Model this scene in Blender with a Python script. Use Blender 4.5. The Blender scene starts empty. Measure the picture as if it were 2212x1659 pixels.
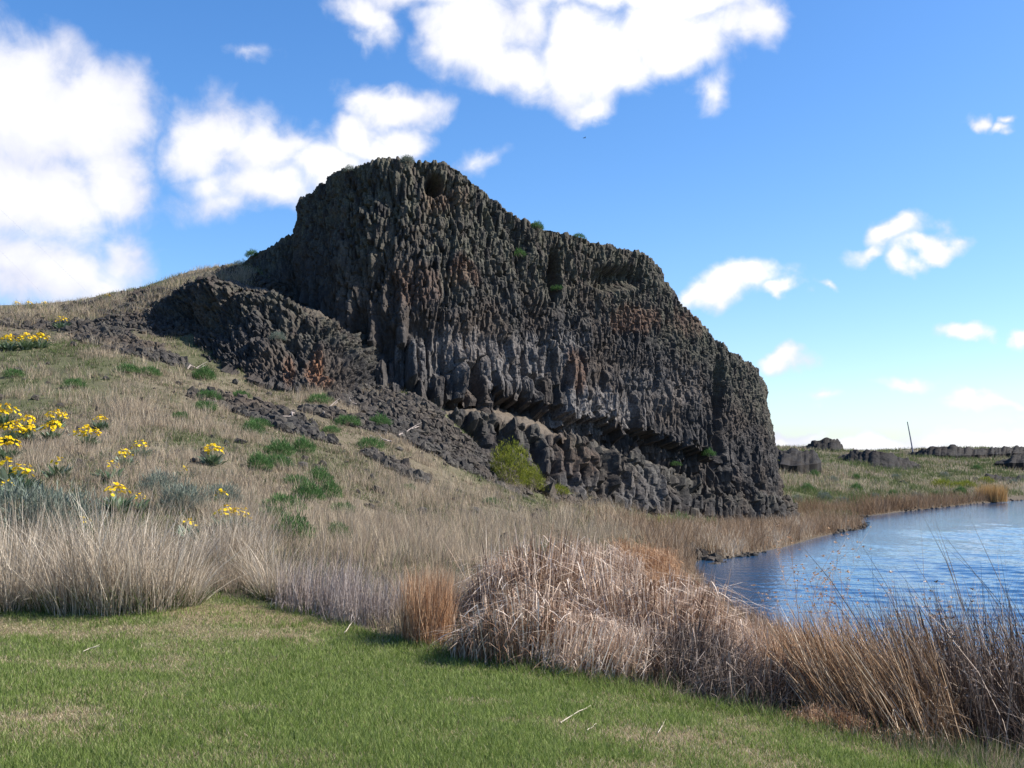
import bpy, math, random
import numpy as np
from mathutils import Vector

rng = np.random.default_rng(7)
random.seed(7)
SC = bpy.context.scene
COL = SC.collection

# ------------------------------------------------------------------ camera numbers
F, CU, CV, HZ = 2372.0, 1106.0, 829.5, 1015.0      # the photo measured on a 2212 px wide copy
PITCH = math.atan((HZ - CV) / F)
CP, SP = math.cos(PITCH), math.sin(PITCH)
EYE = np.array([0.0, 0.0, 3.5])


def ray(u, v):
    cx, cy = (u - CU) / F, (CV - v) / F
    return np.array([cx, CP - cy * SP, SP + cy * CP])


def P(u, v, y):
    d = ray(u, v)
    return EYE + d * (y / d[1])


def PZ(u, v, z):
    d = ray(u, v)
    return EYE + d * ((z - EYE[2]) / d[2])


# ------------------------------------------------------------------ noise
def h2(ix, iy, seed):
    ix = ix.astype(np.int64)
    iy = iy.astype(np.int64)
    n = (ix * 374761393 + iy * 668265263 + seed * 1442695041) & 0x7fffffff
    n = ((n ^ (n >> 13)) * 1274126177) & 0x7fffffff
    n = ((n ^ (n >> 15)) * 2246822519) & 0x7fffffff
    return ((n ^ (n >> 16)) & 0xffffff) / float(0xffffff)


def vn(x, y, seed=0):
    x = np.asarray(x, float)
    y = np.asarray(y, float)
    ix, iy = np.floor(x), np.floor(y)
    fx, fy = x - ix, y - iy
    fx, fy = fx * fx * (3 - 2 * fx), fy * fy * (3 - 2 * fy)
    a, b = h2(ix, iy, seed), h2(ix + 1, iy, seed)
    c, d = h2(ix, iy + 1, seed), h2(ix + 1, iy + 1, seed)
    return (a + (b - a) * fx) * (1 - fy) + (c + (d - c) * fx) * fy


def fbm(x, y, seed=0, o=4):
    s, a, t = 0.0, 0.5, 0.0
    for k in range(o):
        s = s + a * vn(x * 2 ** k + 17.3 * k, y * 2 ** k - 9.1 * k, seed + k)
        t += a
        a *= 0.5
    return s / t


def sm(a, b, x):
    t = np.clip((np.asarray(x, float) - a) / (b - a), 0, 1)
    return t * t * (3 - 2 * t)


# ------------------------------------------------------------------ mesh helpers
def mesh_np(name, verts, quads=None, tris=None, mat=None, attrs=None, smooth=False):
    me = bpy.data.meshes.new(name)
    verts = np.ascontiguousarray(verts, dtype=np.float32)
    q = np.zeros((0, 4), np.int32) if quads is None else np.asarray(quads, np.int32)
    t = np.zeros((0, 3), np.int32) if tris is None else np.asarray(tris, np.int32)
    me.vertices.add(len(verts))
    me.vertices.foreach_set("co", verts.ravel())
    nl = q.size + t.size
    me.loops.add(nl)
    me.loops.foreach_set("vertex_index", np.concatenate([q.ravel(), t.ravel()]).astype(np.int32))
    me.polygons.add(len(q) + len(t))
    starts = np.concatenate([np.arange(len(q)) * 4, q.size + np.arange(len(t)) * 3]).astype(np.int32)
    me.polygons.foreach_set("loop_start", starts)
    me.polygons.foreach_set("use_smooth", np.full(len(q) + len(t), bool(smooth)))
    for k, a in (attrs or {}).items():
        at = me.attributes.new(k, 'FLOAT', 'POINT')
        at.data.foreach_set("value", np.ascontiguousarray(a, np.float32).ravel())
    me.update(calc_edges=True)
    if mat:
        for m in (mat if isinstance(mat, (list, tuple)) else [mat]):
            me.materials.append(m)
    return me


def link(name, me, parent=None):
    o = bpy.data.objects.new(name, me)
    COL.objects.link(o)
    if parent is not None:
        o.parent = parent
    return o


def tag(o, label=None, cat=None, group=None, kind=None):
    if label:
        o["label"] = label
    if cat:
        o["category"] = cat
    if group:
        o["group"] = group
    if kind:
        o["kind"] = kind
    return o


def thing(name, loc, label, cat, group=None, rz=0.0, s=1.0):
    o = bpy.data.objects.new(name, None)
    COL.objects.link(o)
    o.location = [float(c) for c in loc]
    o.rotation_euler = (0, 0, rz)
    o.scale = (s, s, s)
    o.empty_display_size = 0.1
    return tag(o, label, cat, group)


def dup(root, loc, label, rz=0.0, s=1.0, group=None):
    r = root.copy()
    COL.objects.link(r)
    r.location = [float(c) for c in loc]
    r.rotation_euler = (0, 0, rz)
    r.scale = (s, s, s)
    r["label"] = label
    if group:
        r["group"] = group
    for ch in list(root.children):
        c = ch.copy()
        COL.objects.link(c)
        c.parent = r
    return r


# ------------------------------------------------------------------ node helpers
class NT:
    def __init__(self, tree):
        self.t = tree
        self.n = tree.nodes
        self.l = tree.links

    def _set(self, sock, v):
        if hasattr(v, "is_output"):
            self.l.new(v, sock)
        elif v is not None:
            if isinstance(v, (tuple, list)) and len(v) == 3 and sock.type == 'RGBA':
                v = (*v, 1.0)
            sock.default_value = v

    def math(self, op, a, b=None, c=None, clamp=False):
        n = self.n.new("ShaderNodeMath")
        n.operation = op
        n.use_clamp = clamp
        for i, v in enumerate((a, b, c)):
            self._set(n.inputs[i], v)
        return n.outputs[0]

    def vmath(self, op, a, b=None):
        n = self.n.new("ShaderNodeVectorMath")
        n.operation = op
        self._set(n.inputs[0], a)
        self._set(n.inputs[1], b)
        return n.outputs["Value"] if op in ("LENGTH", "DOT_PRODUCT", "DISTANCE") else n.outputs["Vector"]

    def noise(self, vec, scale, detail=4, rough=0.55, dist=0.0, dim='3D'):
        n = self.n.new("ShaderNodeTexNoise")
        n.noise_dimensions = dim
        self._set(n.inputs["Vector"], vec)
        n.inputs["Scale"].default_value = scale
        n.inputs["Detail"].default_value = detail
        n.inputs["Roughness"].default_value = rough
        n.inputs["Distortion"].default_value = dist
        return n.outputs[0]

    def noisec(self, vec, scale, detail=4):
        n = self.n.new("ShaderNodeTexNoise")
        self._set(n.inputs["Vector"], vec)
        n.inputs["Scale"].default_value = scale
        n.inputs["Detail"].default_value = detail
        return n.outputs["Color"]

    def mapr(self, v, a, b, c=0.0, d=1.0, smooth=False):
        n = self.n.new("ShaderNodeMapRange")
        n.interpolation_type = 'SMOOTHSTEP' if smooth else 'LINEAR'
        for i, x in enumerate((v, a, b, c, d)):
            self._set(n.inputs[i], x)
        return n.outputs[0]

    def mix(self, f, a, b, blend='MIX'):
        n = self.n.new("ShaderNodeMix")
        n.data_type = 'RGBA'
        n.blend_type = blend
        self._set(n.inputs[0], f)
        self._set(n.inputs[6], a)
        self._set(n.inputs[7], b)
        return n.outputs[2]

    def ramp(self, f, stops):
        n = self.n.new("ShaderNodeValToRGB")
        e = n.color_ramp.elements
        while len(e) < len(stops):
            e.new(0.5)
        for i, (p, c) in enumerate(stops):
            e[i].position = p
            e[i].color = (*c, 1)
        self._set(n.inputs[0], f)
        return n.outputs[0]

    def attr(self, name):
        n = self.n.new("ShaderNodeAttribute")
        n.attribute_name = name
        return n.outputs["Fac"]

    def pos(self):
        return self.n.new("ShaderNodeNewGeometry").outputs["Position"]

    def sep(self, v):
        n = self.n.new("ShaderNodeSeparateXYZ")
        self._set(n.inputs[0], v)
        return n.outputs

    def comb(self, x, y, z):
        n = self.n.new("ShaderNodeCombineXYZ")
        for i, v in enumerate((x, y, z)):
            self._set(n.inputs[i], v)
        return n.outputs[0]


def new_mat(name):
    m = bpy.data.materials.new(name)
    m.use_nodes = True
    m.node_tree.nodes.clear()
    nt = NT(m.node_tree)
    out = nt.n.new("ShaderNodeOutputMaterial")
    return m, nt, out


def principled(nt, out, color, rough=0.9, normal=None, spec=0.2):
    b = nt.n.new("ShaderNodeBsdfPrincipled")
    nt._set(b.inputs["Base Color"], color)
    nt._set(b.inputs["Roughness"], rough)
    b.inputs["Specular IOR Level"].default_value = spec
    if normal is not None:
        nt.l.new(normal, b.inputs["Normal"])
    nt.l.new(b.outputs[0], out.inputs[0])
    return b


def bump(nt, h, strength=0.5, dist=0.05):
    n = nt.n.new("ShaderNodeBump")
    n.inputs["Strength"].default_value = strength
    n.inputs["Distance"].default_value = dist
    nt.l.new(h, n.inputs["Height"])
    return n.outputs[0]


def blade_mat(name, stops, tone_w=0.0, rnd_w=1.0, translucent=0.3, alt=None, gloss=0.0):
    """stems and leaves: colour from a per-blade random; 'tone' moves from the first ramp to the second (dead to green)."""
    m, nt, out = new_mat(name)
    r = nt.attr("rnd")
    col = nt.ramp(r, stops)
    if alt:
        col = nt.mix(nt.attr("tone"), col, nt.ramp(r, alt))
    d = nt.n.new("ShaderNodeBsdfDiffuse")
    t = nt.n.new("ShaderNodeBsdfTranslucent")
    nt.l.new(col, d.inputs[0])
    nt.l.new(col, t.inputs[0])
    mx = nt.n.new("ShaderNodeMixShader")
    mx.inputs[0].default_value = translucent
    nt.l.new(d.outputs[0], mx.inputs[1])
    nt.l.new(t.outputs[0], mx.inputs[2])
    last = mx
    if gloss:
        g = nt.n.new("ShaderNodeBsdfGlossy")
        g.inputs["Roughness"].default_value = 0.45
        g.inputs[0].default_value = (1, 1, 1, 1)
        m2 = nt.n.new("ShaderNodeMixShader")
        m2.inputs[0].default_value = gloss
        nt.l.new(mx.outputs[0], m2.inputs[1])
        nt.l.new(g.outputs[0], m2.inputs[2])
        last = m2
    nt.l.new(last.outputs[0], out.inputs[0])
    return m


# ------------------------------------------------------------------ ribbons: every blade of grass, stem and leaf
def ribbons(paths, width, rnd, tone=None, side=None, tip=0.0):
    """paths (N,K,3), width (N,) or (N,K): tapered strips ending in a point."""
    N, K, _ = paths.shape
    w = np.asarray(width, float)
    if w.ndim == 1:
        prof = np.linspace(1.0, 0.45, K)
        w = w[:, None] * prof[None, :]
    if side is None:
        a = rng.uniform(0, math.tau, N)
        side = np.stack([np.cos(a), np.sin(a), np.zeros(N)], -1)
    L = paths[:, :-1] - side[:, None, :] * w[:, :-1, None] * 0.5
    R = paths[:, :-1] + side[:, None, :] * w[:, :-1, None] * 0.5
    V = np.concatenate([L, R, paths[:, -1:]], 1)          # (N, 2K-1, 3)
    per = 2 * K - 1
    base = (np.arange(N) * per)[:, None]
    quads = []
    for k in range(K - 2):
        quads.append(np.concatenate([base + k, base + K - 1 + k, base + K + k, base + k + 1], 1))
    quads = np.concatenate(quads, 0) if quads else np.zeros((0, 4), int)
    tris = np.concatenate([base + K - 2, base + 2 * K - 3, base + 2 * K - 2], 1)
    at = {"rnd": np.repeat(rnd, per)}
    if tone is not None:
        at["tone"] = np.repeat(tone, per)
    return V.reshape(-1, 3), quads, tris, at


def join_geo(parts):
    V, Q, T, A, off = [], [], [], {}, 0
    for v, q, t, a in parts:
        V.append(v)
        Q.append(np.asarray(q, int).reshape(-1, 4) + off)
        T.append(np.asarray(t, int).reshape(-1, 3) + off)
        for k in a:
            A.setdefault(k, []).append(a[k])
        off += len(v)
    return np.concatenate(V), np.concatenate(Q), np.concatenate(T), {k: np.concatenate(x) for k, x in A.items()}


def grow(base, height, lean_az, lean, curve, K=3):
    """paths for blades that start upright at base, lean towards lean_az and curve over."""
    t = np.linspace(0, 1, K)[None, :]
    hor = (lean[:, None] * t + curve[:, None] * t ** 2) * height[:, None]
    up = height[:, None] * t * np.sqrt(np.clip(1 - (lean[:, None] + curve[:, None] * t * 0.5) ** 2, 0.12, 1))
    d = np.stack([np.cos(lean_az), np.sin(lean_az)], -1)
    p = np.empty((len(base), K, 3))
    p[:, :, :2] = base[:, None, :2] + d[:, None, :] * hor[:, :, None]
    p[:, :, 2] = base[:, None, 2] + up
    return p


# ------------------------------------------------------------------ terrain height
ctrl = []


def cw(x, y, z):
    ctrl.append((x, y, z))


def cp(u, v, y):
    ctrl.append(tuple(P(u, v, y)))


for w in [(0, 1.0, 1.9), (-3, 2, 1.93), (3, 2, 1.75), (-5, 8, 1.9), (0, 6, 1.78), (0, 8, 1.7), (2.4, 9.5, 1.38), (3.6, 8.5, 1.22), (1.2, 10, 1.5),
          (-6, 13, 1.9), (-2.8, 13, 1.8), (-0.9, 11.8, 1.62), (5.5, 6, 1.2), (6, 10, 0.9), (4, 14, .72), (4.2, 19, .42), (3.2, 24, .5), (2.2, 18, 1.0), (4.4, 30, .4), (-9, 9, 1.95), (-12, 14, 2.3), (2.5, 5.5, 1.5),
          (8, 5, .95), (9, 2, 1.0), (-8, 3, 2.0)]:
    cw(*w)
for c in [(0, 1120, 17), (200, 1120, 17), (400, 1112, 17.5), (600, 1170, 17), (0, 950, 27), (300, 955, 27), (600, 1000, 27), (0, 760, 43), (300, 770, 43),
          (450, 806, 43.5), (560, 826, 44.5), (640, 840, 44.6), (700, 842, 45.2), (0, 664, 60), (150, 656, 59), (230, 644, 58.5), (300, 630, 58), (360, 614, 57.6), (420, 600, 57.2), (480, 588, 56.8), (540, 582, 57.5), (-150, 668, 60),
          (770, 852, 46.5), (860, 862, 46), (930, 885, 45.3), (900, 915, 43), (1000, 990, 43), (1045, 1000, 45.5), (1150, 1050, 47.5), (1250, 1080, 50.0),
          (1350, 1103, 53), (1450, 1120, 56), (1560, 1130, 60), (1640, 1136, 63.5), (1712, 1141, 66.5), (700, 985, 32), (800, 1085, 26), (900, 1045, 33),
          (1000, 1125, 28), (800, 1195, 18.5), (1000, 1205, 20), (1200, 1130, 33), (1300, 1175, 29), (1400, 1155, 37), (1500, 1175, 42), (1600, 1160, 50), (1760, 1148, 61),
          (1100, 1275, 16), (1250, 1320, 14), (380, 715, 51), (250, 700, 51), (100, 705, 51),
          (1700, 1110, 84), (1690, 1055, 100), (1690, 1010, 125), (1800, 1060, 110), (1760, 985, 165), (1690, 968, 190), (1810, 972, 190), (1900, 985, 200), (1970, 976, 235),
          (2060, 968, 245), (2212, 970, 245), (2212, 1010, 180), (2000, 1015, 155), (2000, 1070, 116), (2150, 1065, 132), (1900, 1085, 95), (1830, 1100, 88)]:
    cp(*c)
for w in [(-32, 76, 13.0), (-22, 76, 14.0), (-15, 70, 14.6), (-4, 62, 10), (4, 66, 6), (12, 75, 4), (18, 85, 2.5), (-40, 120, 11), (0, 130, 9), (25, 130, 4), (-35, 40, 8.5),
          (-30, 20, 4), (-60, 60, 13), (0, 400, 6), (150, 400, 7), (-200, 350, 9), (300, 500, 8), (90, 320, 7.2), (45, 260, 6.8), (60, 420, 6)]:
    cw(*w)
ctrl = np.array(ctrl)


def tp_coords(x, y):
    r = np.hypot(x, y) + 1.0
    return np.stack([np.arctan2(x, np.maximum(y, -0.2 * r)) * 1.6, np.log(r)], -1)


def tps_k(d2):
    return 0.5 * d2 * np.log(np.maximum(d2, 1e-12))


_X = tp_coords(ctrl[:, 0], ctrl[:, 1])
_rw = np.hypot(ctrl[:, 0], ctrl[:, 1]) + 1.0
_n = len(ctrl)
_K = tps_k(((_X[:, None] - _X[None]) ** 2).sum(-1)) + 1e-6 * np.eye(_n)
_Pm = np.concatenate([np.ones((_n, 1)), _X], 1)
_A = np.zeros((_n + 3, _n + 3))
_A[:_n, :_n] = _K
_A[:_n, _n:] = _Pm
_A[_n:, :_n] = _Pm.T
_val = (ctrl[:, 2] - EYE[2]) / _rw          # elevation slope seen from the viewpoint interpolates well
_W = np.linalg.solve(_A, np.concatenate([_val, np.zeros(3)]))


def tps(x, y):
    x = np.asarray(x, float).ravel()
    y = np.asarray(y, float).ravel()
    X = tp_coords(x, y)
    out = np.empty(len(x))
    for i in range(0, len(x), 20000):
        xx = X[i:i + 20000]
        d2 = ((xx[:, None] - _X[None]) ** 2).sum(-1)
        out[i:i + 20000] = tps_k(d2) @ _W[:_n] + _W[_n] + xx @ _W[_n + 1:]
    return out * (np.hypot(x, y) + 1.0) + EYE[2]


def shore(u, v):
    p = PZ(u, v, 0.0)
    return (p[0], p[1])


LAKE = [(60, -60), (26, -6), (18, 2), (14.2, 7), (11.5, 10.5), (8.8, 14.5), (6.6, 19.5), (5.75, 25), (5.6, 30), (5.9, 35), (6.5, 40), (7.2, 43.0),
        shore(1520, 1207), shore(1570, 1207), shore(1640, 1193), shore(1700, 1180), shore(1760, 1162), shore(1820, 1149), shore(1872, 1141), shore(1868, 1134),
        shore(1850, 1128), shore(1858, 1120), shore(1880, 1114), shore(1940, 1106), shore(2020, 1098), shore(2100, 1089), shore(2212, 1080),
        (85, 152), (140, 190), (240, 200), (300, 120), (260, -60)]
LAKE = np.array(LAKE)


def lake_sd(x, y):
    """signed distance to the lake outline, negative inside."""
    x = np.asarray(x, float)
    y = np.asarray(y, float)
    d = np.full(x.shape, 1e9)
    ins = np.zeros(x.shape, bool)
    n = len(LAKE)
    for i in range(n):
        ax, ay = LAKE[i]
        bx, by = LAKE[(i + 1) % n]
        ex, ey = bx - ax, by - ay
        t = np.clip(((x - ax) * ex + (y - ay) * ey) / (ex * ex + ey * ey), 0, 1)
        d = np.minimum(d, np.hypot(x - ax - t * ex, y - ay - t * ey))
        c = (ay > y) != (by > y)
        xi = ax + (y - ay) * ex / (ey if abs(ey) > 1e-9 else 1e-9)
        ins ^= c & (x < xi)
    return np.where(ins, -d, d)


def lawn_edge(x):
    """y at which the mown lawn ends."""
    return np.interp(x, [-20, -6, -3.2, -2.2, -1.64, -0.5, 0.3, 1.2, 2.4, 3.5, 4.5, 6, 9], [13.2, 13.0, 13.6, 13.3, 12.5, 11.3, 10.6, 10.0, 9.2, 8.1, 7.0, 4.5, 0])


def height(x, y):
    x = np.asarray(x, float)
    y = np.asarray(y, float)
    sh = x.shape
    x = x.ravel()
    y = y.ravel()
    r = np.hypot(x, y)
    z = tps(x, y)
    far = sm(330, 600, r)
    z = z * (1 - far) + far * (6.5 + 6 * (fbm(x / 260, y / 260, 5) - 0.5))
    back = sm(0.0, -6.0, y - 0.15 * np.abs(x))
    z = z * (1 - back) + back * (1.9 + 0.3 * (fbm(x / 12, y / 12, 8) - .5) - 0.01 * np.clip(x, -60, 60))
    le = sm(-0.3, 1.2, y - lawn_edge(x))
    amp = np.clip(0.05 + 0.011 * (r - 12), 0.05, 0.9) * le * (1 - .65 * sm(75, 130, r))
    z = z + amp * (fbm(x / 3.1, y / 3.1, 21, 4) - 0.5) * 0.9 + 0.035 * (fbm(x / .7, y / .7, 31, 3) - .5)
    sd = lake_sd(x, y)
    up = 0.04 + np.clip(sd, 0, None) * np.where(r < 45, 0.6, 0.4) + .05 * np.clip(sd, 0, None) ** 2 + 0.05 * (fbm(x, y, 77, 3) - .3)
    lo = 0.03 + 0.02 * np.clip(sd, 0, 8)
    z = np.where(sd > 0, np.maximum(np.minimum(z, up), lo), -np.clip(-sd * 0.25, 0.0, 2.0) - .02)
    return z.reshape(sh)


def H(x, y):
    return float(height(np.array([x]), np.array([y]))[0])


def on_ground(u, v):
    """where the sight line through a photo point meets the ground."""
    d = ray(u, v)
    ts = np.geomspace(4, 320, 900)
    pts = EYE[None] + d[None] * ts[:, None]
    below = np.nonzero(pts[:, 2] < height(pts[:, 0], pts[:, 1]))[0]
    if not len(below):
        i = len(ts) - 1
    else:
        i = below[0]
    a, b = ts[max(i - 1, 0)], ts[i]
    for _ in range(12):
        m = (a + b) / 2
        p = EYE + d * m
        if p[2] < H(p[0], p[1]):
            b = m
        else:
            a = m
    p = EYE + d * b
    return np.array([p[0], p[1], H(p[0], p[1])])


def proj(p):
    p = np.asarray(p, float)
    x, y, z = p[..., 0], p[..., 1], p[..., 2] - EYE[2]
    d = y * CP + z * SP
    up = -y * SP + z * CP
    return CU + F * x / d, CV - F * up / d


# ------------------------------------------------------------------ terrain fields
def blob(x, y, cx, cy, rx, ry, seed=0):
    q = np.hypot((x - cx) / rx, (y - cy) / ry) + 0.9 * (fbm(x / (0.5 * (rx + ry)) * 1.6, y / (0.5 * (rx + ry)) * 1.6, seed, 3) - 0.5)
    return 1 - sm(0.75, 1.1, q)


SCREE = []     # (x, y, rx, ry) filled from photo points below
for (u0, v0, u1, v1, w) in [(190, 705, 330, 765, 1.5), (490, 868, 600, 905, 1.5), (590, 895, 650, 935, 1.3), (690, 890, 780, 915, 0.9), (780, 915, 850, 925, 0.9),
                           (795, 856, 880, 905, 2.2), (870, 880, 960, 950, 2.6), (910, 920, 1020, 990, 2.4), (980, 970, 1070, 1025, 1.8), (820, 990, 890, 1030, 0.7), (1070, 1010, 1180, 1060, 1.2),
                           (0, 690, 120, 705, 1.5), (200, 660, 380, 690, 2.5), (500, 606, 590, 628, 2.2), (300, 668, 380, 650, 1.6)]:
    a, b = on_ground(u0, v0), on_ground(u1, v1)
    SCREE.append((a, b, w))


def scree_f(x, y):
    s = np.zeros(np.shape(x))
    for i, (a, b, w) in enumerate(SCREE):
        ex, ey = b[0] - a[0], b[1] - a[1]
        t = np.clip(((x - a[0]) * ex + (y - a[1]) * ey) / max(ex * ex + ey * ey, 1e-6), 0, 1)
        d = np.hypot(x - a[0] - t * ex, y - a[1] - t * ey) / w
        d = d + 0.9 * (fbm(x / w, y / w, 40 + i, 3) - 0.5)
        s = np.maximum(s, 1 - sm(0.7, 1.05, d))
    return s


def dry_f(x, y):
    """how straw-coloured the lawn is."""
    n = fbm(x / 1.5, y / 1.1, 61, 4)
    g = sm(-4.5, 0.5, x + 0.25 * (y - 8))            # greener towards the reeds
    v = 0.55 - 0.26 * g + 1.9 * (n - 0.5) + 1.1 * (fbm(x / .45, y / .4, 62, 4) - .5)
    v = v + 0.25 * blob(x, y, -5.0, 10.4, 2.0, .8, 3) + 0.2 * blob(x, y, -1.2, 6.2, 1.6, 0.7, 4)
    v = v - .3 * sm(11.6, 12.6, y)
    v = v - 0.35 * blob(x, y, 0.0, 9.4, 2.2, 1.3, 5) - 0.3 * blob(x, y, 1.6, 6.3, 1.2, 0.9, 9) - 0.3 * blob(x, y, -1.6, 12.0, 0.6, 0.5, 2)
    v = np.clip(v, .07, .88)
    return np.clip(v, 0, 1)


def green_f(x, y):
    """where low green growth mixes into the dry hillside."""
    n = fbm(x / 5.0, y / 7.0, 91, 4)
    return np.clip(sm(0.45, 0.68, n), 0, 1)


# ------------------------------------------------------------------ materials for ground and rock
def ground_mat():
    m, nt, out = new_mat("ground_soil")
    p = nt.pos()
    n1 = nt.noise(p, 0.9, 6, .6)
    n2 = nt.noise(p, 7.0, 5, .65)
    n3 = nt.noise(p, 28.0, 3, .6)
    hill = nt.ramp(n1, [(.3, (.085, .068, .05)), (.5, (.14, .115, .082)), (.7, (.20, .165, .12))])
    hill = nt.mix(nt.mapr(n2, .38, .62), hill, nt.mix(nt.mapr(n3, .3, .7), (.055, .046, .032), (.17, .145, .09)))
    hill = nt.mix(nt.math('MULTIPLY', nt.attr("green"), 0.6), hill, nt.ramp(n2, [(.35, (.04, .055, .022)), (.65, (.10, .115, .048))]))
    lawn = nt.ramp(n3, [(.3, (.07, .095, .032)), (.6, (.13, .145, .058))])
    straw = nt.ramp(n3, [(.3, (.11, .085, .048)), (.65, (.22, .175, .10))])
    lawn = nt.mix(nt.attr("dry"), lawn, straw)
    c = nt.mix(nt.attr("lawn"), hill, lawn)
    rock = nt.ramp(n2, [(.3, (.035, .03, .03)), (.6, (.075, .065, .06)), (.8, (.12, .105, .095))])
    c = nt.mix(nt.attr("scree"), c, rock)
    mud = nt.ramp(n2, [(.3, (.06, .048, .036)), (.7, (.12, .095, .07))])
    c = nt.mix(nt.attr("shore"), c, mud)
    hgt = nt.math('ADD', nt.math('MULTIPLY', n2, .6), nt.math('MULTIPLY', n3, .4))
    principled(nt, out, c, 0.95, bump(nt, hgt, .8, .08), .1)
    return m


def rock_mat(name, tint=(1, 1, 1), stain=True):
    """dark basalt: grey-black, brown and olive lichen crusts, some rusty stain, soil where 'cap' is set."""
    m, nt, out = new_mat(name)
    p = nt.pos()
    sc = nt.vmath('MULTIPLY', p, (1, 1, .35))
    n1 = nt.noise(p, .35, 4, .55)
    n2 = nt.noise(sc, 2.2, 6, .65)
    n3 = nt.noise(p, 9.0, 5, .65)
    n4 = nt.noise(p, 38.0, 3, .6)
    base = nt.ramp(n2, [(.25, (.013, .012, .0125)), (.45, (.030, .0275, .0265)), (.6, (.058, .052, .048)), (.8, (.13, .118, .106))])
    brown = nt.ramp(n3, [(.3, (.026, .020, .016)), (.7, (.095, .072, .055))])
    c = nt.mix(nt.mapr(n1, .42, .66), base, brown)
    lich = nt.ramp(n3, [(.35, (.040, .038, .026)), (.7, (.125, .118, .082))])
    c = nt.mix(nt.math('MULTIPLY', nt.attr("lichen"), nt.mapr(n2, .38, .62)), c, lich)
    if stain:
        c = nt.mix(nt.math('MULTIPLY', nt.attr("rust"), nt.mapr(n3, .3, .6)), c, nt.ramp(n3, [(.3, (.13, .06, .03)), (.7, (.26, .125, .065))]))
        c = nt.mix(nt.math('MULTIPLY', nt.attr("pale"), nt.mapr(n3, .35, .7)), c, (.27, .25, .235))
    dirt = nt.ramp(n3, [(.3, (.085, .065, .048)), (.7, (.19, .15, .108))])
    c = nt.mix(nt.attr("cap"), c, dirt)
    c = nt.mix(1.0, c, (*tint, 1), 'MULTIPLY')
    hgt = nt.math('ADD', nt.math('MULTIPLY', n3, .65), nt.math('MULTIPLY', n4, .35))
    principled(nt, out, c, 0.85, bump(nt, hgt, .9, .07), .25)
    return m


M_GROUND = ground_mat()
M_ROCK = rock_mat("basalt")

# ------------------------------------------------------------------ terrain mesh (polar, finer where the view looks)
th = np.concatenate([np.linspace(-180, -40, 42)[:-1], np.linspace(-40, 40, 441)[:-1], np.linspace(40, 180, 42)[:-1]]) * math.pi / 180
rr = np.concatenate([np.linspace(.4, 4, 16)[:-1], np.geomspace(4, 90, 430)[:-1], np.geomspace(90, 330, 110)[:-1], np.geomspace(330, 4000, 22)])
TH, RR = np.meshgrid(th, rr, indexing='xy')
TX, TY = RR * np.sin(TH), RR * np.cos(TH)
TZ = height(TX, TY)
nt_, nr_ = len(th), len(rr)
V = np.stack([TX, TY, TZ], -1).reshape(-1, 3)
idx = np.arange(nr_ * nt_).reshape(nr_, nt_)
j2 = np.roll(idx, -1, axis=1)
Q = np.stack([idx[:-1], idx[1:], j2[1:], j2[:-1]], -1).reshape(-1, 4)
cen = np.array([[0, 0, H(0, 0.0)]])
_thx = np.append(th, math.pi)
_TZx = np.concatenate([TZ, TZ[:, :1]], 1)


def height(x, y):
    x, y = np.asarray(x, float), np.asarray(y, float)
    fr = np.clip(np.interp(np.hypot(x, y), rr, np.arange(nr_)), 0, nr_ - 1.001)
    fa = np.clip(np.interp(np.arctan2(x, y), _thx, np.arange(nt_ + 1)), 0, nt_ - .001)
    i, j = fr.astype(int), fa.astype(int)
    a, b = fr - i, fa - j
    return (_TZx[i, j] * (1 - b) + _TZx[i, j + 1] * b) * (1 - a) + (_TZx[i + 1, j] * (1 - b) + _TZx[i + 1, j + 1] * b) * a


V = np.concatenate([V, cen])
Tt = np.stack([np.full(nt_, len(V) - 1), idx[0], j2[0]], -1)
fx, fy = V[:, 0], V[:, 1]
sd = lake_sd(fx, fy)
lawn_a = 1 - sm(-0.35, 0.35, fy - lawn_edge(fx) + 0.5 * (fbm(fx * 1.5, fy * 1.5, 55, 3) - .5))
ground = link("ground", mesh_np("ground", V, Q, Tt, M_GROUND,
              {"lawn": lawn_a, "dry": np.maximum(dry_f(fx, fy), blob(fx, fy, -3.1, 12.9, 1.0, .6, 12)), "scree": scree_f(fx, fy), "green": green_f(fx, fy),
               "shore": (1 - sm(0.2, 2.5, sd)) * (1 - lawn_a)}, smooth=True))
tag(ground, "grassy ground of lawn, dry hillside and far lake shore", "ground", kind="structure")

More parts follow.
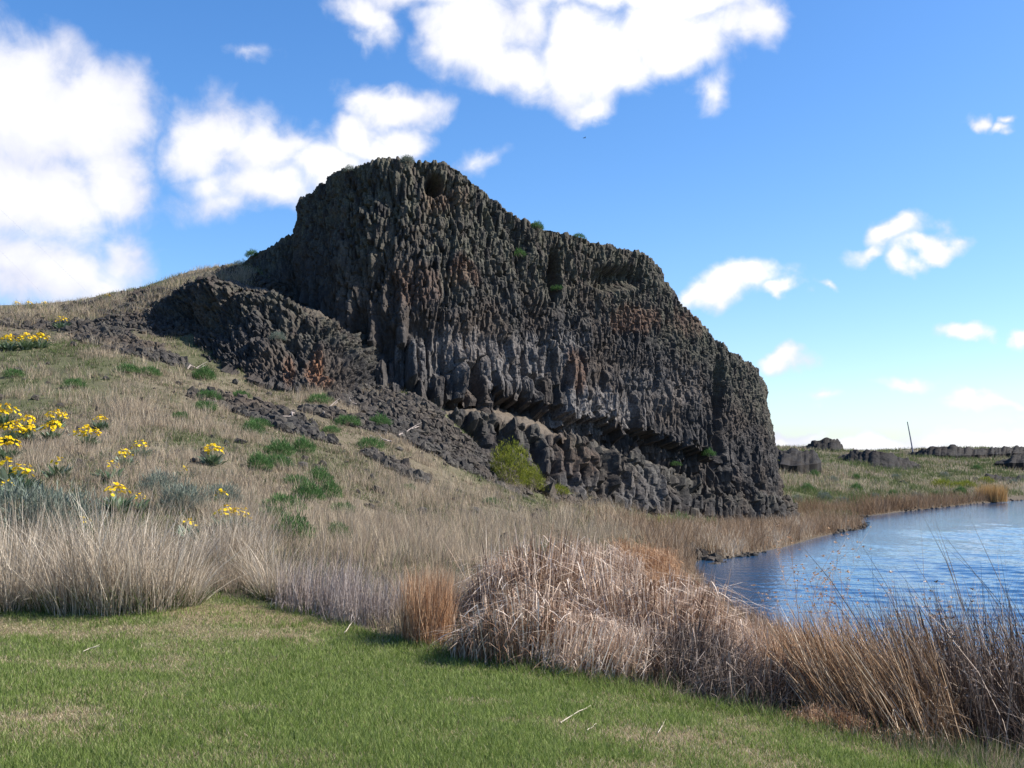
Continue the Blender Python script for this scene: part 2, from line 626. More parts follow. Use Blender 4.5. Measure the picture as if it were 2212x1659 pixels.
# ------------------------------------------------------------------ lake
def lake():
    m, nt, out = new_mat("lake_water")
    p = nt.pos()
    w2 = nt.noise(p, 6.0, 3, .6)
    b = principled(nt, out, (.019, .064, .14), 0.04, bump(nt, w2, .5, .03), .5)
    b.inputs["IOR"].default_value = 1.33
    tl = np.radians(np.concatenate([np.linspace(-30, 4, 18)[:-1], np.linspace(4, 33, 380)[:-1], np.linspace(33, 150, 60)]))
    rl = np.concatenate([np.geomspace(6, 14, 20)[:-1], np.geomspace(14, 140, 620)[:-1], np.geomspace(140, 330, 40)])
    A, Rr = np.meshgrid(tl, rl)
    X, Y = Rr * np.sin(A), Rr * np.cos(A)
    Zw = np.zeros_like(X)
    g = np.random.default_rng(3)
    patch = .55 + .9 * (fbm(X / 7, Y / 11, 601, 3) - .2)
    for i in range(34):
        wl = .30 * (3.6 ** g.uniform(0, 1))
        dr = math.radians(-100) + g.normal(0, .55)
        kx, ky = math.cos(dr) * math.tau / wl, math.sin(dr) * math.tau / wl
        amp = .0062 * wl
        ph = kx * X + ky * Y + g.uniform(0, 6.28) + 1.6 * (vn(X / 3.1, Y / 3.1, 610 + i) - .5)
        fade = 1 - sm(.25, .6, Rr * .0037 / wl * 1.5)
        sn = np.sin(ph)
        Zw += amp * (sn + .25 * np.cos(2 * ph)) * patch * fade
    Zw *= (sm(.0, 2.5, -lake_sd(X, Y)) * .85 + .15) * (.4 + .6 * sm(1, 11, -lake_sd(X, Y)))
    n, k = A.shape
    ii = np.arange(n * k).reshape(n, k)
    q = np.stack([ii[:-1, :-1], ii[:-1, 1:], ii[1:, 1:], ii[1:, :-1]], -1).reshape(-1, 4)[:, ::-1]
    o = link("lake", mesh_np("lake", np.stack([X, Y, Zw], -1).reshape(-1, 3), q, None, m, None, True))
    tag(o, "rippled blue lake reaching back to the far shore", "lake", kind="structure")


lake()


# ------------------------------------------------------------------ rock walls
def cells(S, Z, cw_, ch_, seed, amp, facet=.9, k_side=3.0, k_top=1.2, k_low=3.0, tilt=.2, jit=1.0, wedge=.25, drop=0.0):
    """overlapping upright blocks: each has its own depth, lean and facet angle; the foremost one shows."""
    out = np.full(S.shape, -1e9)
    iz = np.floor(Z / ch_)
    for dj in (-1, 0, 1):
        J = iz + dj
        sh = h2(J, J * 0, seed + 9)
        isx = np.floor(S / cw_ + sh)
        for di in (-1, 0, 1):
            I = isx + di
            r1, r2, r3 = h2(I, J, seed), h2(I, J, seed + 1), h2(I, J, seed + 2)
            r4, r5, r6 = h2(I, J, seed + 3), h2(I, J, seed + 4), h2(I, J, seed + 5)
            dz = Z - (J + .5 + (r2 - .5) * jit) * ch_
            ds = S - (I + .5 + (r1 - .5) * jit - sh) * cw_ - (r3 - .5) * 2 * tilt * dz
            h = (r4 - .5) * amp + (r5 - .5) * 2 * facet * ds - wedge * np.abs(ds)
            h = h - k_side * np.maximum(0, np.abs(ds) - (.30 + .2 * r6) * cw_)
            h = h + (r6 - .5) * .5 * dz - k_top * np.maximum(0, dz - .36 * ch_) - k_low * np.maximum(0, -dz - .42 * ch_)
            if drop:
                h = np.where(r1 * 7 % 1 < drop, -1e3, h)
            out = np.maximum(out, h)
    return np.maximum(out, -amp * 1.6)


def wall(name, cols, res, nz, disp, cap=6.0, cap_slope=-.03, ncap=40, under=2.0, fpow=.7, lichen=None, rust=(), pale=(), recess=(), gap=None, mat=None, seed=0,
         rough_cap=.25, capd=.5, dirt=1.0):
    """a rock face from columns (ub,vb,yb, ut,vt,yt): foot and brow of the face, then the flat top behind it."""
    B = np.array([P(c[0], c[1], c[2]) for c in cols])
    T = np.array([P(c[3], c[4], c[5]) for c in cols])
    L = np.concatenate([[0], np.cumsum(np.hypot(*(np.diff(.5 * (B + T), axis=0)[:, :2].T)))])
    n = int(L[-1] / res)
    s = np.linspace(0, L[-1], n)
    Bi = np.stack([np.interp(s, L, B[:, k]) for k in range(3)], -1)
    Ti = np.stack([np.interp(s, L, T[:, k]) for k in range(3)], -1)
    ker = np.hanning(max(3, int(1.0 / res) | 1))
    ker /= ker.sum()
    for A in (Bi, Ti):
        for k in range(2):
            pad = len(ker) // 2
            A[:, k] = np.convolve(np.pad(A[:, k], pad, mode='edge'), ker, 'valid')
    hmax = np.median(Ti[:, 2] - Bi[:, 2])
    fneg = -under / hmax
    f = np.concatenate([np.linspace(fneg, 0, max(4, nz // 8))[:-1], np.linspace(0, 1, nz)])
    g = np.clip(f, 0, 1) ** fpow
    Wp = Bi[:, None, :] + (Ti - Bi)[:, None, :] * np.stack([g, g, f], -1)[None]
    t = np.linspace(0, 1, ncap + 1)[1:] ** 1.3
    rad = Ti[:, :2] / np.linalg.norm(Ti[:, :2], axis=1)[:, None]
    Cp = np.empty((n, ncap, 3))
    Cp[:, :, :2] = Ti[:, None, :2] + rad[:, None, :] * (t * cap)[None, :, None]
    U0 = proj(Ti)[0]
    csl = cap_slope(U0) if callable(cap_slope) else np.full(n, cap_slope)
    drt = dirt(U0) if callable(dirt) else np.full(n, dirt)
    Cp[:, :, 2] = Ti[:, None, 2] + csl[:, None] * (t * cap)[None]
    G = np.concatenate([Wp, Cp], 1)
    m = G.shape[1]
    # arc length coordinates
    seg = np.linalg.norm(np.diff(G, axis=1), axis=2)
    Zc = np.concatenate([np.zeros((n, 1)), np.cumsum(seg, 1)], 1)
    Zc = Zc - Zc[:, [len(f) - nz]] + Bi[:, [2]]
    Sc = np.repeat(s[:, None], m, 1)
    sm_G = G
    ds = np.gradient(sm_G, axis=0)
    dz = np.gradient(sm_G, axis=1)
    N = np.cross(ds, dz)
    N /= np.linalg.norm(N, axis=2)[:, :, None] + 1e-9
    flip = np.sign((N[:, :len(f)] * (EYE - G[:, :len(f)])).sum(-1).mean())
    N *= flip
    hf = np.concatenate([np.clip(f, 0, 1), np.ones(ncap)])[None].repeat(n, 0)
    iscap = np.concatenate([np.zeros(len(f)), t])[None].repeat(n, 0)
    D = disp(Sc, Zc, hf)
    D = (D - D[:, len(f) - nz:len(f)].mean()) * np.clip((Ti[:, 2] - Bi[:, 2]) / (.55 * hmax), .22, 1)[:, None]
    U, Vv = proj(G)
    for (u, v, ru, rv, d) in recess:
        q = np.hypot((U - u) / ru, (Vv - v) / rv) + .5 * (fbm(Sc / 1.2, Zc / 1.2, 71, 3) - .5)
        D = D - d * (1 - sm(.45, 1.05, q))
    if gap:
        d, hh, u0, u1 = gap
        ci = np.floor(Sc / .27 + .6 * (fbm(Sc / .9, Zc / .9, 16, 2) - .5))
        hc = hh * (.35 + 1.1 * h2(ci, ci * 0, 5))
        D = D - d * (1 - sm(hc * .82, hc, (G[:, :, 2] - Bi[:, None, 2]) + .5 * (fbm(Sc / 1.5, Sc * 0, 15, 3) - .5))) * sm(u0, u0 + 60, U) * (1 - sm(u1 - 90, u1, U))
    D = D * (1 - capd * sm(.0, .3, iscap))
    Wd = G + N * D[:, :, None]
    Wd[:, :, 2] += rough_cap * sm(0, .2, iscap) * (fbm(Sc / 1.1, Zc / 1.1, 19 + seed, 4) - .5) * 2
    # round the two ends into the hillside
    idx = np.arange(n * m).reshape(n, m)
    Qw = np.stack([idx[:-1, :-1], idx[1:, :-1], idx[1:, 1:], idx[:-1, 1:]], -1).reshape(-1, 4)
    if flip < 0:
        Qw = Qw[:, ::-1]
    fl = lambda q: np.clip(q, 0, 1).ravel()
    li = np.zeros((n, m)) if lichen is None else lichen(U, Vv, hf)
    ru_ = np.zeros((n, m))
    for (u, v, a, b, w) in rust:
        ru_ = np.maximum(ru_, w * (1 - sm(.5, 1.1, np.hypot((U - u) / a, (Vv - v) / b) + .9 * (fbm(Sc / .5, Zc / 1.6, 33, 3) - .5))))
    pa_ = np.zeros((n, m))
    for (u, v, a, b, w) in pale:
        pa_ = np.maximum(pa_, w * (1 - sm(.5, 1.1, np.hypot((U - u) / a, (Vv - v) / b) + 1.1 * (fbm(Sc / .35, Zc / 1.5, 34, 3) - .5))))
    me = mesh_np(name, Wd.reshape(-1, 3), Qw, None, mat or M_ROCK,
                 {"cap": fl(drt[:, None] * sm(.05, .2, iscap) * (.35 + .65 * fbm(Sc / .8, Zc / .8, 3, 3))), "lichen": fl(li), "rust": fl(ru_), "pale": fl(pa_)}, smooth=False)
    return link(name, me), Wd


def disp_main(S, Z, hf):
    low = 1 - sm(.20, .40, hf + .14 * (fbm(S / 2.5, Z / 2.5, 4, 2) - .5))
    mac = .6 * (fbm(S / 3.4, Z / 7.0, 101, 3) - .5) + .35 * (fbm(S / 1.2, Z / 2.4, 103, 3) - .5)
    Sw = S + .26 * (fbm(S / 1.3, Z / 1.6, 107, 4) - .5) * (1 - .5 * low)
    Zw = Z + .3 * (fbm(S / .8, Z / 1.0, 109, 3) - .5)
    rib = .30 * cells(Sw, Zw, .95, 3.0, 61, .9, .7, 2.0, .8, 1.0, .06, 1.0)
    u1 = cells(Sw, Zw, .25, 1.25, 11, .26, 1.3, 3.6, .9, 2.8, .10, 1.0, .12)
    u2 = cells(Sw + 7, Zw, .13, .46, 21, .17, 1.2, 3.0, 1.4, 2.4, .16, 1.0, .12)
    up = .75 * np.maximum(u1, u2 + .02) + .42 * u2 + .25 * cells(Sw + 2, Zw, .07, .2, 25, .14, 1.0, 2.5, 1.5, 2.0, .2)
    k = sm(22, 34, S)      # the foot columns are thick at the left end and get finer to the right
    dn = (1 - k) * cells(Sw, Zw, .40, 2.5, 31, .46, 1.05, 3.6, .9, 2.4, .06, 1.0, .10) + k * .95 * cells(Sw, Zw, .25, 1.6, 35, .30, 1.2, 3.6, 1.0, 2.4, .06, 1.0, .10)
    dn = dn + .42 * cells(Sw + 3, Zw, .14, .55, 41, .17, 1.1, 3.0, 1.4, 2.4, .12, 1.0, .12)
    big = np.maximum(-.25, cells(Sw + 13, Zw, .6, 2.8, 71, .5, .8, 3.0, 1.0, 3.0, .06, drop=.6)) * low * (1 - k)
    fine = .03 * (fbm(S / .12, Z / .15, 51, 3) - .5)
    return (mac + rib + up * (1 - low) + dn * low + .5 * big + fine) * (1 - .35 * sm(.9, 1.0, hf))


main_cols = [(455, 640, 58, 462, 606, 60), (500, 645, 57.2, 503, 584, 59.2), (555, 655, 56, 545, 550, 58.8), (605, 665, 55, 602, 524, 57.6), (648, 680, 54, 640, 508, 56.8),
             (668, 690, 52.6, 643, 438, 56.3), (690, 760, 50.3, 688, 404, 54.2), (740, 840, 48.3, 745, 368, 52.5), (800, 850, 47.8, 800, 356, 52), (870, 853, 47.8, 868, 347, 51.8),
             (930, 857, 48.3, 930, 352, 52), (985, 861, 49, 985, 360, 52.4), (1045, 869, 50, 1040, 410, 53), (1110, 879, 51.2, 1100, 460, 53.8), (1175, 891, 52.4, 1170, 492, 55),
             (1240, 909, 53.7, 1240, 509, 56), (1310, 926, 55.4, 1310, 529, 57.5), (1400, 951, 57.6, 1392, 549, 59.6), (1440, 963, 58.9, 1428, 588, 60.9), (1480, 976, 60.1, 1468, 652, 62),
             (1540, 1001, 62, 1520, 712, 64), (1600, 1041, 64.3, 1580, 758, 66.3), (1655, 1075, 66.3, 1622, 790, 68.6), (1698, 1110, 68.6, 1640, 812, 71), (1700, 1120, 71, 1640, 818, 74),
             (1690, 1118, 76, 1632, 822, 79), (1650, 1115, 83, 1600, 830, 84)]
cliff, _ = wall("cliff", main_cols, .036, 320, disp_main, cap=9, cap_slope=-.05, rough_cap=.10, capd=.7, under=2.6, fpow=.72,
                lichen=lambda U, V_, hf: sm(.35, .8, hf + .5 * (fbm(U / 90, V_ / 90, 7, 3) - .5)),
                rust=[(1370, 690, 50, 40, .45), (960, 430, 60, 40, .3), (1000, 590, 40, 40, .35), (1240, 800, 25, 60, .35), (900, 620, 60, 50, .25), (1480, 700, 40, 40, .3)],
                pale=[(1000, 760, 150, 60, .5), (1120, 790, 120, 60, .55), (1300, 880, 110, 50, .75), (1200, 740, 80, 30, .5), (1420, 840, 120, 60, .3)],
                recess=[(937, 398, 26, 26, 1.1), (1197, 590, 15, 60, 1.1), (1330, 600, 75, 32, .7), (1552, 880, 14, 130, 1.0), (775, 740, 26, 90, .45), (850, 640, 20, 60, .4),
                        (1010, 880, 60, 20, .5)],
                gap=(1.0, .5, 1040, 1590))
tag(cliff, "tall dark basalt cliff face with rough columns above a shadowed gap", "cliff", kind="structure")


def disp_low(S, Z, hf):
    mac = .5 * (fbm(S / 2.2, Z / 3.5, 201, 3) - .5)
    Sw = S + .25 * (fbm(S / 1.2, Z / 1.2, 207, 3) - .5)
    a = .85 * cells(Sw, Z + .3 * (fbm(S / .9, Z / .9, 209, 2) - .5), .55, 2.4, 211, .62, .95, 3.2, .8, 2.5, .12)
    b = .7 * cells(Sw + 5, Z + .4 * Sw, .26, .7, 221, .24, .9, 2.5, 1.2, 3.0, .2)
    return mac + a + b + .05 * (fbm(S / .15, Z / .15, 231, 3) - .5)


low_cols = [(915, 900, 46.9, 915, 893, 47.6), (945, 912, 46.7, 942, 893, 47.6), (985, 940, 46.8, 980, 897, 47.9), (1045, 992, 47, 1040, 901, 48.4), (1120, 1038, 48, 1115, 917, 49.5),
            (1200, 1066, 49.6, 1200, 942, 51), (1300, 1093, 52.4, 1295, 964, 53.9), (1400, 1115, 55.3, 1395, 993, 56.8), (1458, 1124, 57, 1450, 1016, 58.6), (1482, 1127, 59, 1488, 1040, 61.2),
            (1540, 1131, 60.6, 1540, 1070, 61.6), (1620, 1136, 63, 1620, 1068, 64), (1695, 1140, 66, 1688, 1075, 67.2), (1722, 1140, 68.6, 1708, 1088, 70), (1726, 1136, 73, 1712, 1092, 74.5), (1700, 1130, 79, 1690, 1092, 80)]
ledge, _ = wall("cliff_ledge", low_cols, .05, 110, disp_low, cap=4.0, cap_slope=lambda U: .22 - .24 * sm(1120, 1260, U), dirt=lambda U: .75 - .6 * sm(1150, 1300, U), under=1.6, fpow=1.0, ncap=36,
                lichen=lambda U, V_, hf: .35 * sm(.3, .9, hf) + 0 * U, rust=[(1240, 1000, 60, 40, .15), (1200, 960, 40, 40, .12)], pale=[(1380, 1060, 60, 60, .35), (1250, 1060, 50, 40, .3)], seed=3, rough_cap=.10, capd=.9)
tag(ledge, "lower ledge of thick blocky basalt columns below the gap", "cliff", kind="structure")


def disp_out(S, Z, hf):
    mac = 1.5 * (fbm(S / 2.6, Z / 2.4, 301, 4) - .5)
    k = S + .14 * Z + .4 * (fbm(S / 1.4, Z / 1.4, 305, 4) - .5)
    Zw = Z + .6 * (fbm(S / .9, Z / .9, 306, 3) - .5)
    rib = .35 * cells(k, Zw, 1.1, 1.8, 341, .7, .5, 1.5, 1.0, 1.2, .3)
    a1 = cells(k, Zw, .34, .8, 311, .36, 1.2, 3.4, 1.1, 2.8, .25, 1.0, .15)
    a2 = cells(k + 9, Zw, .17, .34, 315, .22, 1.2, 3.0, 1.4, 2.4, .5, 1.0, .15)
    a = .8 * np.maximum(a1, a2 + .03)
    b = .8 * cells(k + 5, Zw, .12, .24, 321, .16, .9, 2.2, 1.3, 2.0, .5)
    return mac + rib + a + b + .08 * (fbm(S / .13, Z / .13, 331, 3) - .5)


out_cols = [(250, 706, 52.5, 262, 680, 54), (310, 722, 51, 322, 664, 53.6), (370, 748, 49.2, 382, 636, 53), (430, 788, 46.8, 425, 612, 51.8), (490, 815, 45.2, 492, 600, 50.4), (560, 838, 44.4, 562, 622, 49.2), (630, 850, 44.1, 630, 652, 48.4),
            (700, 855, 44.3, 690, 676, 48), (752, 860, 44.9, 742, 704, 48.6), (800, 866, 46.2, 792, 742, 49.6), (850, 874, 48.6, 842, 800, 51.2)]
outcrop, _ = wall("cliff_buttress", out_cols, .05, 140, disp_out, cap=7.0, cap_slope=.13, dirt=.55, under=1.6, fpow=.75,
                  lichen=lambda U, V_, hf: .55 * sm(.3, .8, hf + .6 * (fbm(U / 60, V_ / 60, 17, 3) - .5)), rust=[(680, 795, 26, 50, 1.0), (625, 810, 20, 40, .6), (700, 830, 18, 20, .7)], seed=5, rough_cap=.16)
tag(outcrop, "low rubbly rock buttress with a rusty orange stain", "rock outcrop", kind="structure")

M_ROCKF = rock_mat("far_basalt", (.30, .28, .28), False)


def disp_far(S, Z, hf):
    return .9 * (fbm(S / 7, Z / 14, 401, 3) - .5) + .35 * cells(S, Z, .8, 9.0, 411, .3, .8, 2.0, .2, .4, .06) + .35 * (fbm(S / .8, Z / .8, 431, 4) - .5)


FAR = [("rock_mesa", [(1715, 972, 186, 1722, 968, 188), (1745, 972, 183, 1747, 957, 185), (1765, 972, 181, 1764, 950, 184), (1800, 972, 181, 1802, 949, 184), (1815, 971, 185, 1813, 953, 188), (1820, 970, 195, 1818, 962, 196)],
        "flat topped dark rock on the far skyline beside the cliff"),
       ("rock_outcrop", [(1664, 985, 124, 1664, 958, 128), (1685, 1003, 120, 1690, 966, 126), (1720, 1006, 120, 1722, 968, 126), (1752, 1003, 122, 1748, 976, 126), (1772, 998, 127, 1766, 985, 129)],
        "dark rubbly outcrop on the far slope just past the cliff"),
       ("rock_outcrop", [(1805, 990, 160, 1810, 985, 161), (1838, 1000, 155, 1840, 972, 159), (1870, 1008, 152, 1872, 974, 157), (1920, 1017, 150, 1918, 981, 155), (1968, 1016, 152, 1960, 989, 156), (1990, 1010, 157, 1985, 1001, 159)],
        "dark columned cliff band midway up the far shore slope"),
       ("rock_outcrop", [(1960, 984, 212, 1962, 977, 214), (2000, 985, 206, 2002, 968, 209), (2055, 985, 204, 2058, 963, 208), (2120, 982, 206, 2122, 967, 210), (2190, 979, 210, 2192, 965, 214), (2260, 980, 214, 2260, 964, 218)],
        "long dark rock rim along the far skyline behind the pole"),
       ("rock_outcrop", [(1855, 1062, 128, 1858, 1058, 129), (1880, 1063, 125, 1882, 1049, 127), (1912, 1062, 125, 1912, 1050, 127), (1950, 1058, 127, 1950, 1046, 129), (1975, 1054, 130, 1974, 1050, 131)],
        "low dark rock step above the brown reeds of the far shore"),
       ("rock_outcrop", [(2045, 1047, 148, 2048, 1043, 149), (2070, 1048, 145, 2072, 1034, 147), (2115, 1045, 146, 2118, 1031, 148), (2170, 1040, 150, 2172, 1029, 152), (2250, 1036, 156, 2250, 1024, 158)],
        "low dark rock step near the yellow bushes across the lake"),
       ("rock_outcrop", [(2145, 1000, 176, 2150, 996, 177), (2185, 1000, 172, 2188, 983, 175), (2240, 998, 172, 2240, 978, 176), (2290, 996, 176, 2290, 985, 178)],
        "dark rock ledge at the far end of the lakeside slope")]
for i, (nm, cc, lab) in enumerate(FAR):
    o, _ = wall(nm, cc, .25, 26, disp_far, cap=10, cap_slope=-.03, ncap=12, under=3, fpow=.8, mat=M_ROCKF, seed=10 + i, rough_cap=.15,
                lichen=lambda U, V_, hf: .3 + 0 * U)
    tag(o, lab, "rock outcrop", kind="structure")

# ------------------------------------------------------------------ plant materials
M_LAWN = blade_mat("lawn_blades", [(0, (.25, .185, .11)), (.5, (.40, .32, .20)), (1, (.54, .46, .33))], translucent=.4,
                   alt=[(0, (.085, .125, .028)), (.5, (.165, .225, .055)), (1, (.31, .35, .14))])
M_DRY = blade_mat("dry_blades", [(0, (.13, .10, .078)), (.4, (.285, .225, .162)), (.75, (.44, .355, .255)), (1, (.60, .52, .39))], translucent=.3,
                  alt=[(0, (.055, .085, .03)), (.5, (.10, .13, .05)), (1, (.20, .20, .10))])
M_RYE = blade_mat("rye_blades", [(0, (.22, .175, .125)), (.5, (.45, .37, .28)), (1, (.74, .65, .52))], translucent=.3,
                  alt=[(0, (.05, .08, .025)), (1, (.14, .17, .06))])
M_CAT = blade_mat("cattail_leaves", [(0, (.10, .055, .032)), (.35, (.27, .165, .105)), (.7, (.57, .43, .32)), (1, (.86, .73, .60))], translucent=.22, gloss=.03)
M_ORANGE = blade_mat("orange_reed", [(0, (.17, .08, .04)), (.5, (.42, .25, .14)), (1, (.72, .51, .34))], translucent=.3)
M_BROWN = blade_mat("brown_reed", [(0, (.07, .042, .026)), (.5, (.27, .17, .10)), (.85, (.50, .36, .24)), (1, (.76, .64, .49))], translucent=.2)
M_PURPLE = blade_mat("grey_weed", [(0, (.17, .13, .12)), (.5, (.32, .26, .23)), (1, (.48, .42, .38))], translucent=.2)
M_TWIG = blade_mat("dark_twigs", [(0, (.035, .024, .02)), (.5, (.12, .085, .068)), (1, (.42, .34, .28))], translucent=.1)
M_SHRUB = blade_mat("shrub_leaves", [(0, (.04, .09, .03)), (.5, (.075, .15, .05)), (1, (.14, .22, .085))], translucent=.3)
M_YSHRUB = blade_mat("yellow_green_leaves", [(0, (.075, .10, .015)), (.5, (.16, .19, .03)), (1, (.33, .33, .06))], translucent=.35)
M_SAGE = blade_mat("sage_leaves", [(0, (.085, .105, .085)), (.5, (.15, .18, .145)), (1, (.26, .285, .23))], translucent=.2)
M_BALS = blade_mat("balsam_leaves", [(0, (.055, .10, .045)), (.6, (.13, .18, .10)), (1, (.33, .39, .30))], translucent=.25, gloss=.04)
M_PETAL = blade_mat("yellow_petals", [(0, (.62, .36, .01)), (.5, (.80, .55, .02)), (1, (.88, .68, .05))], translucent=.3)
M_STEM = blade_mat("woody_stems", [(0, (.09, .07, .05)), (1, (.2, .16, .12))], translucent=0)
M_SCREE = rock_mat("scree_rock", (1, 1, 1), False)


def put(name, parts, mat, parent=None):
    v, q, t, a = join_geo(parts) if isinstance(parts, list) else parts
    return link(name, mesh_np(name, v, q, t, mat, a), parent)


def gz(xy):
    return np.concatenate([xy, height(xy[:, 0], xy[:, 1])[:, None]], 1)


def polar_pts(n, r0, r1, a0, a1):
    """random ground points, spread evenly over angle and log distance."""
    a = np.radians(rng.uniform(a0, a1, n))
    r = np.exp(rng.uniform(math.log(r0), math.log(r1), n))
    return np.stack([r * np.sin(a), r * np.cos(a)], -1), r


# ------------------------------------------------------------------ lawn
xy, r = polar_pts(640000, 4.6, 15.5, -34, 33)
k = (xy[:, 1] < lawn_edge(xy[:, 0]) + .35 * (fbm(xy[:, 0] * 1.5, xy[:, 1] * 1.5, 55, 3) - .35)) & (rng.uniform(size=len(xy)) < .35 + .65 * sm(3.5, 7, r) * (1 - .35 * sm(9, 15, r)))
bare = blob(xy[:, 0], xy[:, 1], -3.1, 12.9, 1.0, .6, 12)
k &= rng.uniform(size=len(xy)) > .35 * bare
xy, r = xy[k], r[k]
dry = dry_f(xy[:, 0], xy[:, 1])
green = (rng.uniform(size=len(xy)) > dry * 1.05 - .02).astype(float)
lush = np.clip(1 - dry + .5 * (fbm(xy[:, 0] * 2.2, xy[:, 1] * 2.2, 66, 3) - .5), 0, 1)
edge = sm(-.7, .1, xy[:, 1] - lawn_edge(xy[:, 0])) * sm(-.5, 1.5, xy[:, 0] + 2)
hh = rng.uniform(.02, .055, len(xy)) * (.7 + .55 * lush) * np.where(green > 0, 1.1, .85) * (1 + 1.6 * edge * rng.uniform(0, 1, len(xy)))
p = grow(gz(xy), hh, rng.uniform(0, math.tau, len(xy)), rng.uniform(.0, .55, len(xy)) + .3 * (1 - green), rng.uniform(0, .5, len(xy)), 3)
LW = [ribbons(p, rng.uniform(.0028, .0055, len(xy)) * (.7 + r / 16), rng.uniform(0, 1, len(xy)), green)]
# longer uneven tufts the mower missed, thick along the foot of the reeds
q, r = polar_pts(9000, 4.8, 14.5, -33, 33)
de = lawn_edge(q[:, 0]) - q[:, 1]
k = (de > -.15) & (rng.uniform(size=len(q)) < .05 + .5 * sm(.6, .0, de) * sm(-2.5, -.5, q[:, 0]) + .28 * sm(.48, .64, fbm(q[:, 0] / .8, q[:, 1] / .8, 68, 3)))
q, r = q[k], r[k]
per = 26
big = np.repeat(np.arange(len(q)), per)
sz = (.5 + .9 * sm(.8, .0, de[k]) * sm(-2.5, -.5, q[:, 0]) * rng.uniform(.3, 1.2, len(q)))[big] + .32
b = gz(q[big] + rng.normal(0, .028, (len(big), 2)) * (.7 + .6 * sz)[:, None])
p = grow(b, rng.uniform(.035, .085, len(big)) * sz, rng.uniform(0, math.tau, len(big)), rng.uniform(0, .45, len(big)), rng.uniform(0, .6, len(big)), 4)
LW.append(ribbons(p, rng.uniform(.003, .0055, len(big)) * (.7 + r[big] / 16), rng.uniform(0, .8, len(big)), (rng.uniform(size=len(big)) > .12).astype(float)))
put_o = put("lawn_grass", LW, M_LAWN)
tag(put_o, "short green and straw coloured mown grass of the lawn", "grass", kind="stuff")

FLOWERS = [(8, 925, 3, 1.05, "big mound of yellow flowers at the left edge, topmost of the flower cluster"),
          (57, 938, 0, .85, "yellow flowering plant between the edge mound and the pair in a column"),
          (25, 962, 3, .95, "wide yellow flowering plant below the topmost mound at the left edge"),
          (62, 958, 0, .8, "yellow flowering plant touching the wide one on its right"),
          (15, 1000, 0, .95, "yellow flowering plant with big green leaves, lowest of the edge cluster"),
          (122, 925, 3, .8, "round yellow flowering plant, upper of the pair in a column"),
          (112, 957, 0, .95, "yellow flowering plant with pale leaves, lower of the pair in a column"),
          (186, 968, 3, .85, "bushy yellow flowering plant with silver leaves, alone right of the pair"),
          (216, 930, 1, .8, "small yellow flowering plant beside the pale straw tuft"),
          (300, 992, 1, .78, "yellow flowering plant on the bare slope, upper of two leaning together"),
          (268, 1012, 1, .75, "sparse yellow flowering plant, lower of two leaning together"),
          (460, 1005, 0, .80, "lone round yellow flowering plant far right on the open slope"),
          (125, 1035, 2, .95, "leafy plant with three yellow flowers on the lower left slope"),
          (240, 1042, 2, .95, "dark leaved plant with one upright yellow spray"),
          (398, 1038, 2, .65, "very small flat plant with a few yellow flowers"),
          (48, 1065, 1, .95, "yellow flowering plant just above the sagebrush"),
          (15, 1078, 2, .75, "low plant with few yellow flowers beside the sagebrush at the left edge"),
          (15, 1045, 2, 1.1, "large leafy plant with no open flowers at the left edge"),
          (252, 1108, 1, .9, "wide dark leaved plant with two yellow heads behind the tall tussocks"),
          (300, 1105, 2, .7, "flat leafy plant right of the two headed plant"),
          (476, 1098, 2, .75, "faded yellow flowers on a brownish plant in the grass"),
          (488, 1150, 1, .8, "yellow flowers behind the pale tussocks, left of two"),
          (518, 1152, 1, .75, "yellow flowers behind the pale tussocks, right of two"),
          (408, 1165, 2, .7, "few yellow flowers peeking over the left of the path tussocks"),
          (180, 1160, 2, .7, "yellow flowers half hidden in the tall tan tussocks"),
          (18, 758, 0, 1.15, "yellow plant at the left edge high on the slope, left of three"),
          (56, 756, 3, 1.1, "yellow plant high on the slope, middle of three in a row"),
          (88, 752, 0, 1.1, "yellow plant high on the slope, right of three in a row"),
          (132, 712, 1, 1.2, "pale yellow plant alone just below the ridge"),
          (35, 668, 0, .75, "yellow flowers on the ridge at the far left"), (62, 668, 0, .75, "yellow flowers on the ridge next to the far left clump"),
          (95, 666, 1, .75, "small yellow clump third along the ridge"), (232, 650, 1, .75, "yellow clump on the ridge nearest the buttress")]
